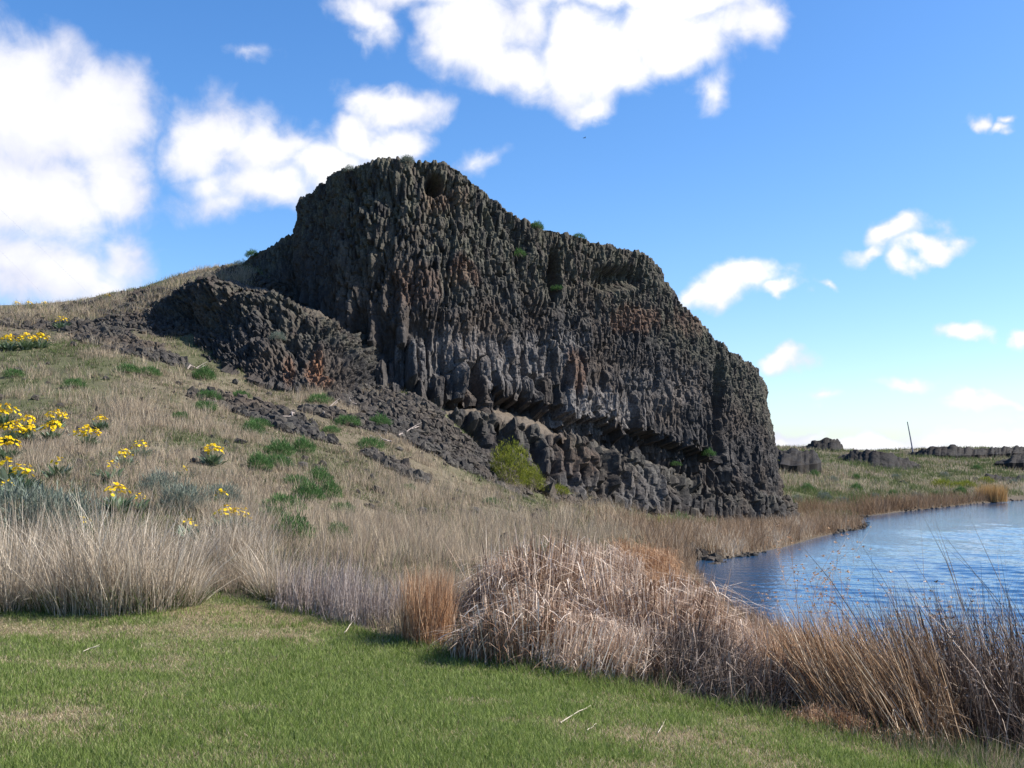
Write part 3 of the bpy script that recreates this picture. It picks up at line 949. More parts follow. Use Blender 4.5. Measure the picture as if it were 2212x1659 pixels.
BUSHES = [(440, 820, 0, 1.1, "dark green shrub at the foot of the rubbly buttress"), (322, 812, 2, 1.0, "green shrub below the left scree, right of two"), (276, 806, 2, .95, "green shrub below the left scree, left of two"),
          (450, 866, 2, 1.05, "green shrub below the buttress, above the upper scree patch"), (442, 888, 2, .95, "low green shrub touching the upper left of the middle scree"),
          (545, 940, 0, .95, "green shrub on the lower left edge of the middle scree"), (560, 922, 2, .8, "grey green shrub within the middle scree"), (605, 985, 0, .95, "green shrub just below the middle scree, left of two close together"),
          (655, 978, 1, .92, "green shrub just below the middle scree, right of two close together"), (598, 1008, 2, .85, "small green shrub under the pair below the scree"), (560, 1015, 1, .8, "dark green shrub left of the small one on the open slope"),
          (690, 1048, 1, .85, "round green shrub mid slope, above the two bright ones"), (640, 1050, 2, .7, "faint green shrub left of the round mid slope one"), (665, 1082, 0, .85, "bright green shrub mid slope, left of two"),
          (712, 1076, 1, .75, "bright green shrub mid slope, right of two"), (612, 1104, 2, .9, "flat green shrub on the lower slope"), (590, 1128, 2, .7, "small green shrub above the round blue green one"),
          (632, 1166, 0, .85, "round blue green shrub above the shaggy tussock"), (728, 1166, 1, .6, "small green shrub above the grey weeds"), (740, 1110, 2, .65, "tiny pale green shrub on the lower slope"),
          (820, 922, 0, 1.0, "rounded green shrub left of the long scree"), (750, 920, 2, 1.1, "spreading green shrub amid dead branches"), (715, 935, 2, .7, "small green shrub left of the dead branches"), (800, 970, 2, 1.1, "wide low green shrub beside the long scree"),
          (160, 838, 2, .9, "dark green shrub alone on the upper left slope"), (30, 815, 2, .8, "grey green shrub at the left edge of the upper slope"), (390, 905, 2, .6, "small green tuft in the upper grass"), (520, 860, 2, .8, "green growth below the rusty stain"), (690, 872, 2, 1.1, "olive green growth below the cliff corner"),
          (1060, 1090, 2, .6, "small green tuft below the scree"), (1180, 1200, 1, .6, "small green plant behind the cattail stalks"), (880, 1062, 2, .6, "pale green tuft on the mid slope")]
KEEP = np.array([list(on_ground(a[0], a[1])[:2]) + [a[3] * (.42 if i < len(FLOWERS) else .40)] for i, a in enumerate(FLOWERS + BUSHES)])


def clear(xy):
    ok = np.ones(len(xy), bool)
    for cx_, cy_, rad_ in KEEP:
        ok &= np.hypot(xy[:, 0] - cx_, xy[:, 1] - cy_) > rad_
    return ok


# ------------------------------------------------------------------ dry grass of the hillside
DRYP = []


def grass_clusters(xy, per, h0, h1, spread, wscale, tone, up=.25, rlo=0., rhi=1.):
    n = len(xy)
    big = np.repeat(np.arange(n), per)
    cl = rng.uniform(.6, 1.35, n)[big]
    off = rng.normal(0, 1, (n * per, 2)) * (spread * cl)[:, None]
    b = gz(xy[big] + off)
    az_ = np.arctan2(off[:, 1], off[:, 0]) + rng.normal(0, .7, n * per)
    hgt = rng.uniform(h0, h1, n * per) * cl
    pth = grow(b, hgt, az_, np.clip(np.abs(rng.normal(0, up, n * per)), 0, .8), rng.uniform(0, .45, n * per), 3)
    dist = np.hypot(b[:, 0], b[:, 1])
    crnd = rng.uniform(rlo, rhi, n)[big]
    rnd = np.clip(.55 * crnd + .45 * rng.uniform(0, 1, n * per), 0, 1)
    tn = (rng.uniform(size=n * per) < tone[big]).astype(float)
    DRYP.append(ribbons(pth, (.0035 + .00022 * dist) * wscale * rng.uniform(.7, 1.4, n * per), rnd, tn))


xy, r = polar_pts(44000, 12.5, 66, -33, 30)
x_, y_ = xy[:, 0], xy[:, 1]
k = (y_ > lawn_edge(x_) + .3) & (lake_sd(x_, y_) > .3) & (scree_f(x_, y_) < rng.uniform(.15, .9, len(xy)))
k &= rng.uniform(size=len(xy)) < .25 + .9 * sm(.38, .60, fbm(x_ / .9, y_ / 1.5, 141, 4))
xy = xy[k]
xy = xy[clear(xy)]
x_, y_ = xy[:, 0], xy[:, 1]
tall = sm(.52, .68, fbm(x_ / 2.4, y_ / 3.4, 151, 3))
tn = np.clip(.2 + .6 * green_f(x_, y_) - .4 * tall, 0, 1)
m1 = tall < .5
grass_clusters(xy[m1], 16, .05, .19, .08, 1.15, tn[m1], .42)
grass_clusters(xy[~m1], 18, .12, .36, .06, .85, tn[~m1] * .5, .2, .35, 1.)
xy, r = polar_pts(36000, 13, 60, -33, 28)
x_, y_ = xy[:, 0], xy[:, 1]
gr = fbm(x_ / 3.0, y_ / 4.5, 171, 4)
k = (y_ > lawn_edge(x_) + .1) & (lake_sd(x_, y_) > .8) & (scree_f(x_, y_) < .3) & (gr > rng.uniform(.44, .62, len(xy)))
grass_clusters(xy[k], 12, .03, .10, .10, 1.5, np.full(k.sum(), .85), .6, .0, .8)
xy, r = polar_pts(16000, 13.5, 62, -33, 26)
x_, y_ = xy[:, 0], xy[:, 1]
k = (y_ > lawn_edge(x_) + .4) & (lake_sd(x_, y_) > 1.0) & (scree_f(x_, y_) < .5) & (fbm(x_ / 2.2, y_ / 3.2, 175, 4) > rng.uniform(.46, .62, len(xy))) & clear(xy)
grass_clusters(xy[k], 15, .06, .20, .07, 1.2, np.full(k.sum(), .35), .4, .0, .22)
# taller straw in the hollow below the cliff and behind the tussocks
for (u, v, n, su, sv, h) in [(900, 1180, 90, 90, 26, .5), (1010, 1150, 70, 60, 20, .55), (1250, 1140, 120, 110, 25, .5), (1400, 1165, 110, 90, 14, .55), (300, 880, 25, 60, 12, .45), (270, 905, 30, 30, 14, .5),
                             (1150, 1190, 110, 140, 18, .45), (780, 1210, 70, 90, 12, .5), (230, 760, 30, 40, 10, .4), (430, 905, 20, 25, 10, .4), (700, 850, 50, 70, 10, .35), (900, 1075, 60, 60, 16, .45),
                             (1080, 1065, 60, 70, 14, .4), (1320, 1095, 60, 60, 8, .4), (640, 1160, 60, 110, 20, .45), (200, 1010, 40, 120, 30, .4), (750, 1050, 50, 80, 25, .4)]:
    q = np.array([on_ground(u + a, v + b)[:2] for a, b in zip(rng.normal(0, su, n), rng.normal(0, sv, n))])
    q = q[(lake_sd(q[:, 0], q[:, 1]) > .4) & (q[:, 1] > lawn_edge(q[:, 0]) + .3)]
    grass_clusters(q, 26, h * .5, h * 1.15, .10, .85, np.full(len(q), .04), .14, .3, 1.)
xy, r = polar_pts(9000, 5, 15, -6, 42)
x_, y_ = xy[:, 0], xy[:, 1]
xy = xy[(y_ > lawn_edge(x_) - .1) & (lake_sd(x_, y_) > .1)][:1900]
grass_clusters(xy, 22, .06, .22, .09, .9, np.full(len(xy), .65), .4, .0, .6)
# the pale tussocks on the crest at the left
q = np.array([on_ground(u, v)[:2] for u, v in zip(rng.uniform(-40, 540, 260), rng.uniform(0, 1, 260))
              for v in [np.interp(u, [-40, 0, 150, 300, 420, 520], [668, 668, 662, 636, 606, 590]) + v * 42]])
grass_clusters(q, 40, .25, .6, .14, .8, np.full(len(q), .18), .3, .45, 1.)
# far slope across the lake
xy, r = polar_pts(9000, 72, 270, 12, 30)
x_, y_ = xy[:, 0], xy[:, 1]
k = lake_sd(x_, y_) > 1.0
xy = xy[k]
tnf = np.clip(.35 + .6 * sm(.42, .62, fbm(xy[:, 0] / 9, xy[:, 1] / 14, 161, 3)), 0, 1)
grass_clusters(xy, 14, .2, .75, .35, 1.5, tnf, .35, .2, 1.)
dry = put("dry_grass", DRYP, M_DRY)
tag(dry, "dry bunchgrass covering the hillside and the far slope", "grass", kind="stuff")


# ------------------------------------------------------------------ scree
def rocks(xy, s0, s1, lift=.25):
    ico = []
    ph = (1 + 5 ** .5) / 2
    for a in (-1, 1):
        for b in (-ph, ph):
            ico += [(0, a, b), (a, b, 0), (b, 0, a)]
    ico = np.array(ico) / math.hypot(1, ph)
    from itertools import combinations
    dmin = 1.06
    f = []
    for i, j, k_ in combinations(range(12), 3):
        if all(np.linalg.norm(ico[a] - ico[b]) < dmin for a, b in ((i, j), (j, k_), (i, k_))):
            nrm = np.cross(ico[j] - ico[i], ico[k_] - ico[i])
            f.append((i, j, k_) if nrm @ ico[i] > 0 else (i, k_, j))
    n = len(xy)
    s = s0 * (s1 / s0) ** (rng.uniform(0, 1, n) ** 2.2)
    v = ico[None] * rng.uniform(.62, 1.25, (n, 12, 1)) * rng.uniform(.6, 1.3, (n, 1, 3)) * s[:, None, None]
    a = rng.uniform(0, math.tau, n)
    c, sn = np.cos(a)[:, None], np.sin(a)[:, None]
    v = np.stack([v[:, :, 0] * c - v[:, :, 1] * sn, v[:, :, 0] * sn + v[:, :, 1] * c, v[:, :, 2]], -1)
    b = gz(xy)
    b[:, 2] += s * lift
    v = v + b[:, None]
    tr = (np.array(f)[None] + (np.arange(n) * 12)[:, None, None]).reshape(-1, 3)
    z = np.zeros(n * 12)
    return v.reshape(-1, 3), np.zeros((0, 4), int), tr, {"lichen": np.repeat(rng.uniform(0, .4, n), 12), "cap": np.repeat(rng.uniform(0, .12, n), 12), "rust": z, "pale": z}


xy, r = polar_pts(150000, 24, 62, -33, 14)
s_ = scree_f(xy[:, 0], xy[:, 1])
k = (s_ > rng.uniform(.3, 1.0, len(xy))) | (rng.uniform(size=len(xy)) < .004)
RK = [rocks(xy[k][:26000], .05, .22)]
for (u0, v0, u1, v1, n, s) in [(1495, 1195, 1570, 1235, 170, .16), (1570, 1208, 1640, 1200, 60, .10), (1800, 1150, 1872, 1138, 160, .09), (1850, 1128, 1880, 1115, 40, .10), (1940, 1108, 2212, 1083, 260, .10),
                               (940, 868, 1560, 1010, 0, .1), (1180, 1075, 1700, 1142, 160, .22)]:
    q = []
    for t in rng.uniform(0, 1, n):
        p = on_ground(u0 + (u1 - u0) * t + rng.normal(0, 5), v0 + (v1 - v0) * t + rng.normal(0, 4))
        q.append(p[:2])
    if q:
        RK.append(rocks(np.array(q), s * .4, s * 2.2))
sc_o = put("scree", RK, M_SCREE)
tag(sc_o, "dark broken basalt scree on the slope and shore", "rubble", kind="stuff")

# ------------------------------------------------------------------ wild rye tussocks
def tussock(name, n, rad, h, mat, green=.12, lean=.28, curve=.35, w=.006, K=5, hexp=1.0, rlo=0., tall=0.):
    a = rng.uniform(0, math.tau, n)
    rr_ = rad * np.sqrt(rng.uniform(0, 1, n))
    b = np.stack([rr_ * np.cos(a), rr_ * np.sin(a), np.full(n, -.06)], -1)
    hg = h * rng.uniform(.3, 1.0, n) ** hexp * (.6 + .7 * fbm(b[:, 0] / .16 + 3, b[:, 1] / .16, n, 2))
    if tall:
        t_ = rng.uniform(size=n) < tall
        hg = np.where(t_, h * rng.uniform(1.0, 1.3, n), hg)
    outw = a + rng.normal(0, .6, n)
    pth = grow(b, hg, outw, np.clip(rng.normal(lean * .6, lean * .5, n) * (.3 + rr_ / rad), 0, .75), np.abs(rng.normal(0, curve, n)) * .7, K)
    parts = [ribbons(pth, w * rng.uniform(.6, 1.4, n), np.clip(rlo + (1 - rlo) * rng.uniform(0, 1, n), 0, 1), np.zeros(n))]
    if green:
        m_ = int(n * green)
        a = rng.uniform(0, math.tau, m_)
        rr_ = rad * rng.uniform(.5, 1.1, m_)
        b = np.stack([rr_ * np.cos(a), rr_ * np.sin(a), np.full(m_, -.04)], -1)
        pth = grow(b, h * rng.uniform(.15, .42, m_), a + rng.normal(0, .5, m_), rng.uniform(.1, .6, m_), rng.uniform(0, .5, m_), K)
        parts.append(ribbons(pth, w * rng.uniform(.7, 1.4, m_), rng.uniform(0, 1, m_), np.ones(m_)))
    v, q, t, at = join_geo(parts)
    return mesh_np(name, v, q, t, mat, at)


RYE = [tussock("rye_tussock", 700, .34, 1.05, M_RYE, .25, .30, .4, .0075, tall=.10), tussock("rye_tussock", 600, .28, .95, M_RYE, .4, .42, .5, .0075, tall=.08), tussock("rye_tussock", 760, .38, 1.1, M_RYE, .2, .24, .34, .0075, tall=.14)]
RG = "tall dry tussocks along the lawn"
for i, (u, v, s, kd, lab) in enumerate([
        (-70, 1300, 1.0, 0, None), (10, 1312, .95, 2, "tan tussock at the left edge of the picture, standing on the lawn edge"),
        (95, 1310, .98, 1, "second tall tan tussock from the left edge of the lawn"),
        (175, 1312, 1.0, 2, "third tall tan tussock from the left, mid hedge"),
        (250, 1314, 1.0, 0, "tall tan tussock in the middle of the lawn's dry hedge"),
        (325, 1308, .98, 2, "broad tan tussock next to the one that leans out at the path"),
        (390, 1300, .9, 1, "tan tussock at the right end of the hedge, leaning over the path"),
        (55, 1262, 1.0, 0, "tussock behind the hedge in front of the grey sagebrush"),
        (225, 1262, 1.05, 2, "tall pale topped tussock standing up behind the middle of the hedge"),
        (320, 1250, .8, 0, "tussock behind the hedge below the yellow flowers"),
        (140, 1268, .9, 1, "tussock in the second row between the sagebrush and the hedge"),
        (395, 1240, .85, 1, "pale tussock at the back left of the path opening"),
        (470, 1225, .78, 0, "rounded pale tussock straight behind the path opening"),
        (545, 1245, .62, 1, "small pale tussock between the path and the shaggy right tussock"),
        (600, 1290, .85, 1, "shaggy tussock with green base right of the path opening"),
        (530, 1215, .75, 2, "pale tussock below the yellow flowers behind the path")]):
    if lab is None:
        continue
    o = link("rye_tussock", RYE[kd])
    o.location = on_ground(u, v)
    o.rotation_euler = (0, 0, rng.uniform(0, 6.28))
    o.scale = (s * 1.05, s * 1.05, s)
    tag(o, lab, "grass tussock", RG)


# ------------------------------------------------------------------ reeds, cattails and weeds at the water
def thatch(name, n, rx, ry, h, mat, w=.009, brk=.75, upright=.1, leanaz=None, rlo=0., droop=(-.05, .7), fill=0.75):
    """dead cattails: stems rise into a dome, snap and fold over in every direction."""
    a = rng.uniform(0, math.tau, n)
    q = np.sqrt(rng.uniform(0, 1, n))
    b = np.stack([rx * q * np.cos(a), ry * q * np.sin(a), np.full(n, -.08)], -1)
    env = h * (np.sqrt(np.clip(1.06 - q ** 2, .05, 1)) * rng.uniform(.5, 1.08, n) ** .6) * (.45 + .95 * fbm(b[:, 0] / .38 + 5, b[:, 1] / .38 + h * 9, int(n), 3))
    az_ = a + rng.normal(0, 1.0, n) if leanaz is None else leanaz + rng.normal(0, .7, n)
    ln = rng.uniform(.02, .4, n)
    k1 = np.stack([b[:, 0] + np.cos(az_) * env * ln, b[:, 1] + np.sin(az_) * env * ln, env], -1)
    up = rng.uniform(size=n) < upright
    az2 = az_ + rng.normal(0, 1.3, n)
    L2 = h * rng.uniform(.2, .75, n)
    dn = rng.uniform(*droop, n)
    k2 = k1 + np.stack([np.cos(az2) * L2 * np.sqrt(1 - np.clip(dn, -.9, .95) ** 2), np.sin(az2) * L2 * np.sqrt(1 - np.clip(dn, -.9, .95) ** 2), -L2 * dn], -1)
    k2u = k1 + np.stack([np.cos(az_) * .12 * L2, np.sin(az_) * .12 * L2, L2 * .55], -1)
    k2 = np.where(up[:, None], k2u, k2)
    k2[:, 2] = np.maximum(k2[:, 2], .02)
    mid = (b + k1) / 2 + rng.normal(0, .02, (n, 3))
    m2 = (k1 + k2) / 2 + np.stack([np.zeros(n), np.zeros(n), L2 * .06], -1)
    pth = np.stack([b, mid, k1, m2, k2], 1)
    rn = np.clip(rlo + (1 - rlo) * rng.uniform(0, 1, n), 0, 1)
    wd = (w * rng.uniform(.5, 1.4, n))[:, None] * np.array([1, 1, .95, .8, .5])[None]
    return ribbons(pth, wd, rn)


def stems(n, rx, ry, h, w, leanaz=0., lean=.12, spread=.15, K=5, hexp=.7, curve=.15, rlo=0., tall=0., tallf=1.5):
    a = rng.uniform(0, math.tau, n)
    q = np.sqrt(rng.uniform(0, 1, n))
    b = np.stack([rx * q * np.cos(a), ry * q * np.sin(a), np.full(n, -.08)], -1)
    hg = h * rng.uniform(.25, 1.0, n) ** hexp
    t_ = rng.uniform(size=n) < tall
    hg = np.where(t_, h * rng.uniform(1.0, tallf, n), hg)
    az_ = leanaz + rng.normal(0, 1, n) * (.5 if lean > .15 else 1.6)
    pth = grow(b, hg, az_, np.clip(lean + rng.normal(0, spread, n), 0, .85), np.abs(rng.normal(0, curve, n)), K)
    pth[:, 1:-1] += rng.normal(0, .008, (n, K - 2, 3))
    return ribbons(pth, w * rng.uniform(.55, 1.4, n), np.clip(rlo + (1 - rlo) * rng.uniform(0, 1, n), 0, 1))


def dark_stems(n, rx, ry, h):
    v, q, t, a = stems(n, rx, ry, h, .006, 0, .12, .14, hexp=.6)
    return v, q, t, {"rnd": a["rnd"] * .38}


def heads(paths_end, size, per=9):
    """small dry flower heads: sprays of short bits round each tip."""
    n = len(paths_end)
    c = np.repeat(paths_end, per, 0)
    dr = rng.normal(0, 1, (n * per, 3))
    dr /= np.linalg.norm(dr, axis=1)[:, None]
    dr[:, 2] = np.abs(dr[:, 2]) * .8
    L = size * rng.uniform(.4, 1, n * per)[:, None]
    pth = np.stack([c, c + dr * L * .6, c + dr * L], 1)
    return ribbons(pth, np.stack([np.full(n * per, size * .08), np.full(n * per, size * .35), np.zeros(n * per)], -1), rng.uniform(.2, 1, n * per))


def weed(n, rx, ry, h, w, branches=10, hs=.05):
    """branching dead weeds with little brown heads."""
    parts, tips = [], []
    a = rng.uniform(0, math.tau, n)
    q = np.sqrt(rng.uniform(0, 1, n))
    b = np.stack([rx * q * np.cos(a), ry * q * np.sin(a), np.full(n, -.05)], -1)
    hg = h * rng.uniform(.65, 1.1, n)
    main = grow(b, hg, rng.uniform(0, math.tau, n), rng.uniform(0, .2, n), rng.uniform(0, .12, n), 5)
    parts.append(ribbons(main, w * rng.uniform(.8, 1.3, n), rng.uniform(.1, .8, n)))
    tips.append(main[:, -1])
    for k_ in range(branches):
        f_ = rng.uniform(.4, .95, n)
        i0 = np.minimum((f_ * 4).astype(int), 3)
        st = main[np.arange(n), i0] + (main[np.arange(n), i0 + 1] - main[np.arange(n), i0]) * (f_ * 4 - i0)[:, None]
        bl = hg * rng.uniform(.12, .35, n) * (1.2 - f_ * .6)
        br = grow(st, bl, rng.uniform(0, math.tau, n), rng.uniform(.35, .75, n), rng.uniform(-.25, .1, n), 4)
        parts.append(ribbons(br, w * .6 * np.ones(n), rng.uniform(.1, .8, n)))
        tips.append(br[:, -1])
    return parts, heads(np.concatenate(tips), hs)


def place(name, parts, mat, u, v, lab, cat, group=None):
    o = put(name, parts, mat)
    o.location = on_ground(u, v)
    return tag(o, lab, cat, group)


RM = "dead reeds between the lawn and the lake"
PI = math.pi
# grey weeds right of the path
place("dry_weed", [stems(700, .55, .5, .8, .006, 0, .1, .16, tall=.03), thatch("t", 350, .6, .5, .35, None, .006)], M_PURPLE, 690, 1310, "tangled grey weed patch next to the shaggy tussock", "weeds", RM)
place("dry_weed", [stems(900, .55, .45, .72, .005, 0, .08, .14, tall=.03), thatch("t", 300, .6, .45, .3, None, .006)], M_PURPLE, 795, 1335, "thin grey weeds standing left of the orange reed clump", "weeds", RM)
place("reed_clump", [stems(1100, .27, .34, 1.0, .006, 0, .08, .13, hexp=.55, curve=.12)], M_ORANGE, 922, 1385, "upright bright orange reed clump at the lawn corner", "reeds", RM)
# cattail mounds
place("cattail_mound", [thatch("c", 1600, .85, .62, .66, None, .0105, upright=.10), stems(120, .8, .6, .75, .008, 0, .2, .2), dark_stems(700, .78, .55, .58)], M_CAT, 1160, 1420, "low thatched mound of bent cattails nearest the lawn", "cattails", RM)
place("cattail_mound", [thatch("c", 1400, .8, .7, .86, None, .0105, upright=.22), dark_stems(700, .72, .62, .7), stems(110, .7, .6, 1.25, .009, 0, .08, .1, hexp=.3)], M_CAT, 1150, 1335, "cattail mound with upright stalk tops behind the nearest mound", "cattails", RM)
place("cattail_mound", [thatch("c", 1600, 1.0, .85, .9, None, .0105, upright=.06), dark_stems(1000, .9, .75, .72), stems(140, .9, .7, 1.0, .007, 0, .3, .2)], M_CAT, 1400, 1400, "largest cattail mound with brown hollow sides, in the middle of the reeds", "cattails", RM)
place("cattail_mound", [thatch("c", 1300, .65, .8, .8, None, .009, rlo=.0), stems(400, .6, .7, .9, .007, 0, .2, .2)], M_ORANGE, 1430, 1300, "reddish brown reed mound beside the dark inlet water", "cattails", RM)
place("cattail_mound", [thatch("c", 1500, 1.0, 1.1, .9, None, .009), stems(200, .9, 1.0, .9, .007, 0, .2, .2)], M_CAT, 1290, 1262, "far pale cattail mound behind the stalk topped mound", "cattails", RM)
place("cattail_mound", [thatch("c", 1500, 1.0, 1.3, .8, None, .009), stems(400, .9, 1.2, .9, .007, 0, .25, .2)], M_ORANGE, 1380, 1238, "far reddish reeds at the head of the inlet", "cattails", RM)
place("cattail_stalks", [stems(420, .48, .35, .72, .011, -.6, .22, .2, hexp=.6, rlo=.35), thatch("t", 300, .5, .35, .4, None, .01, rlo=.35)], M_CAT, 1270, 1455, "pale broken cattail stalks leaning in front of the nearest mound", "cattails", RM)
place("cattail_stalks", [stems(330, .4, .3, .75, .010, 2.2, .3, .2, hexp=.6, rlo=.25), thatch("t", 350, .45, .35, .5, None, .009, rlo=.2)], M_CAT, 1350, 1462, "pale cattail stalks folded in sharp angles beside the dark twig thicket", "cattails", RM)
place("twig_thicket", [stems(900, .48, .4, .78, .006, 0, .35, .22, curve=.3), thatch("t", 700, .5, .4, .62, None, .006, droop=(.0, .8))], M_TWIG, 1475, 1478, "dark tangled twig thicket at the lawn edge in the middle of the reeds", "thicket", RM)
place("cattail_mound", [thatch("c", 1100, .7, .55, .5, None, .0105, upright=.2, rlo=.1), stems(260, .65, .5, .8, .010, 0, .1, .12, hexp=.4, rlo=.3)], M_CAT, 1560, 1420, "pale spiky cattails standing against the dark inlet", "cattails", RM)
place("cattail_stalks", [stems(340, .5, .35, .8, .010, 0, .08, .12, hexp=.5, rlo=.3), thatch("t", 900, .55, .4, .6, None, .008)], M_CAT, 1640, 1490, "upright pale cattail blades left of the orange reeds", "cattails", RM)
place("twig_thicket", [stems(700, .5, .35, .6, .006, 0, .3, .22, curve=.3), thatch("t", 700, .5, .35, .45, None, .006, droop=(.0, .8))], M_TWIG, 1600, 1520, "low dark twigs in front of the upright pale cattail blades", "thicket", RM)
place("reed_clump", [stems(800, .5, .42, 1.12, .009, PI, .1, .12, hexp=.55, curve=.12), thatch("t", 500, .45, .35, .6, None, .006)], M_ORANGE, 1775, 1535, "orange brown reed clump in front of the lake", "reeds", RM)
place("reed_clump", [stems(850, .65, .5, 1.4, .010, PI * .9, .42, .14, hexp=.6, curve=.1), thatch("t", 500, .5, .4, .45, None, .006)], M_BROWN, 1950, 1590, "brown reeds all leaning left above the lawn corner", "reeds", RM)
pw, hw = weed(16, .4, .35, 1.6, .006, 12, .035)
place("dead_weed", pw + [hw], M_ORANGE, 1765, 1515, "tall airy weeds with rusty seed heads against the water", "weeds", RM)
pw, hw = weed(14, .5, .4, 1.4, .006, 10, .05)
place("dead_weed", pw + [hw], M_CAT, 2000, 1540, "weeds with pale fluffy heads in front of the dark right thicket", "weeds", RM)
place("twig_thicket", [stems(1200, .95, .8, 1.6, .010, PI, .2, .2, hexp=.6, curve=.2, tall=.03), thatch("t", 900, .95, .8, 1.0, None, .008, droop=(.0, .8))], M_TWIG, 2120, 1600, "dense dark brown thicket filling the right edge of the reeds", "thicket", RM)
place("reed_clump", [stems(600, .7, .5, 1.45, .010, PI, .2, .16, hexp=.6, curve=.12), thatch("t", 500, .6, .4, .5, None, .006)], M_BROWN, 2190, 1590, "brown stems in front of the dark thicket at the right edge", "reeds", RM)
place("tall_stalks", [stems(80, 1.0, .6, 2.2, .008, 0, .12, .14, hexp=.35, curve=.25)], M_TWIG, 2080, 1500, "sparse tall dark stalks arching over the lake", "reeds", RM)
place("reed_clump", [stems(260, 1.1, .6, 1.1, .008, 0, .25, .2, hexp=.6, curve=.35)], M_CAT, 1840, 1450, "loose arching reeds between the orange clump and the lake", "reeds", RM)
place("cattail_mound", [thatch("c", 1000, 1.3, .7, .45, None, .009), stems(350, 1.3, .7, .8, .007, 0, .2, .2)], M_PURPLE, 1900, 1500, "grey brown reed bank behind the leaning reeds", "cattails", RM)
pw, hw = weed(9, .5, .25, 1.2, .007, 8, .04)
place("dead_weed", pw + [hw], M_TWIG, 2090, 1640, "bare reddish weed stems nearest the camera at the lower right", "weeds", RM)
place("dead_grass", [thatch("t", 900, .4, .22, .16, None, .005, droop=(.1, .9))], M_ORANGE, 1780, 1572, "flattened rusty grass at the foot of the orange brown reeds", "dead grass", RM)
place("dead_grass", [thatch("t", 500, .5, .2, .12, None, .005, droop=(.1, .9))], M_BROWN, 1880, 1600, "flattened brown grass around the white scrap", "dead grass", RM)

# reeds along the water's edge, too many to count
SR = []


def shore_reeds(pts, n, w, h, mat_r=(0., 1.), sx=.8):
    for (a, b, m_) in zip(pts[:-1], pts[1:], n):
        t = rng.uniform(0, 1, m_)[:, None]
        q = np.array(a)[None] * (1 - t) + np.array(b)[None] * t + rng.normal(0, sx, (m_, 2))
        sd_ = lake_sd(q[:, 0], q[:, 1])
        q = q[sd_ > .0]
        b_ = gz(q)
        m2 = len(q)
        cl = .5 + .8 * fbm(q[:, 0] / 1.1, q[:, 1] / 1.1, 181, 3)
        pth = grow(b_, h * rng.uniform(.5, 1.1, m2) * cl, rng.uniform(0, math.tau, m2), np.abs(rng.normal(0, .22, m2)).clip(0, .7), np.abs(rng.normal(0, .3, m2)), 4)
        SR.append(ribbons(pth, w * rng.uniform(.7, 1.4, m2), np.clip(mat_r[0] + (mat_r[1] - mat_r[0]) * rng.uniform(0, 1, m2) + .5 * (fbm(q[:, 0] / 2.5, q[:, 1] / 2.5, 191, 2) - .5), 0, 1)))


def OG(u, v):
    return tuple(on_ground(u, v)[:2])


shore_reeds([(7.2, 17), (5.9, 21), (5.2, 26), (5.0, 31), (5.2, 36), (5.8, 40.5)], [1200, 1000, 800, 700, 700], .011, .5, (0, .7), .45)
shore_reeds([OG(1420, 1190), OG(1500, 1170), OG(1580, 1165), OG(1680, 1158), OG(1760, 1145), OG(1840, 1128)], [2600, 2800, 2600, 2600, 2200], .018, 1.0, (0, .8), 1.3)
shore_reeds([OG(1560, 1200), OG(1640, 1186), OG(1700, 1172)], [1800, 1400], .018, .8, (.45, 1.), .7)
shore_reeds([OG(1700, 1172), OG(1760, 1154), OG(1830, 1140)], [1700, 1400], .02, .9, (.1, .8), .8)
shore_reeds([OG(1690, 1120), OG(1760, 1110), OG(1830, 1110)], [1600, 1600], .022, 1.3, (.0, .6), 1.6)
shore_reeds([OG(1868, 1112), OG(1940, 1103), OG(2010, 1096), OG(2080, 1087), OG(2150, 1080)], [1500, 1500, 1200, 700], .035, 1.3, (.0, .5), .8)
sr = put("shore_reeds", SR, blade_mat("shore_reed", [(0, (.13, .082, .05)), (.4, (.27, .185, .12)), (.75, (.42, .325, .23)), (1, (.64, .56, .45))], translucent=.3))
tag(sr, "brown dead reeds fringing the lake shore", "reeds", kind="stuff")
place("reed_clump", [stems(900, 1.6, 1.2, 2.2, .035, 0, .1, .12, hexp=.5)], blade_mat("gold_reed", [(0, (.32, .19, .07)), (1, (.55, .37, .18))], translucent=.3), 2142, 1082, "golden reed clump on the far shore across the lake", "reeds")

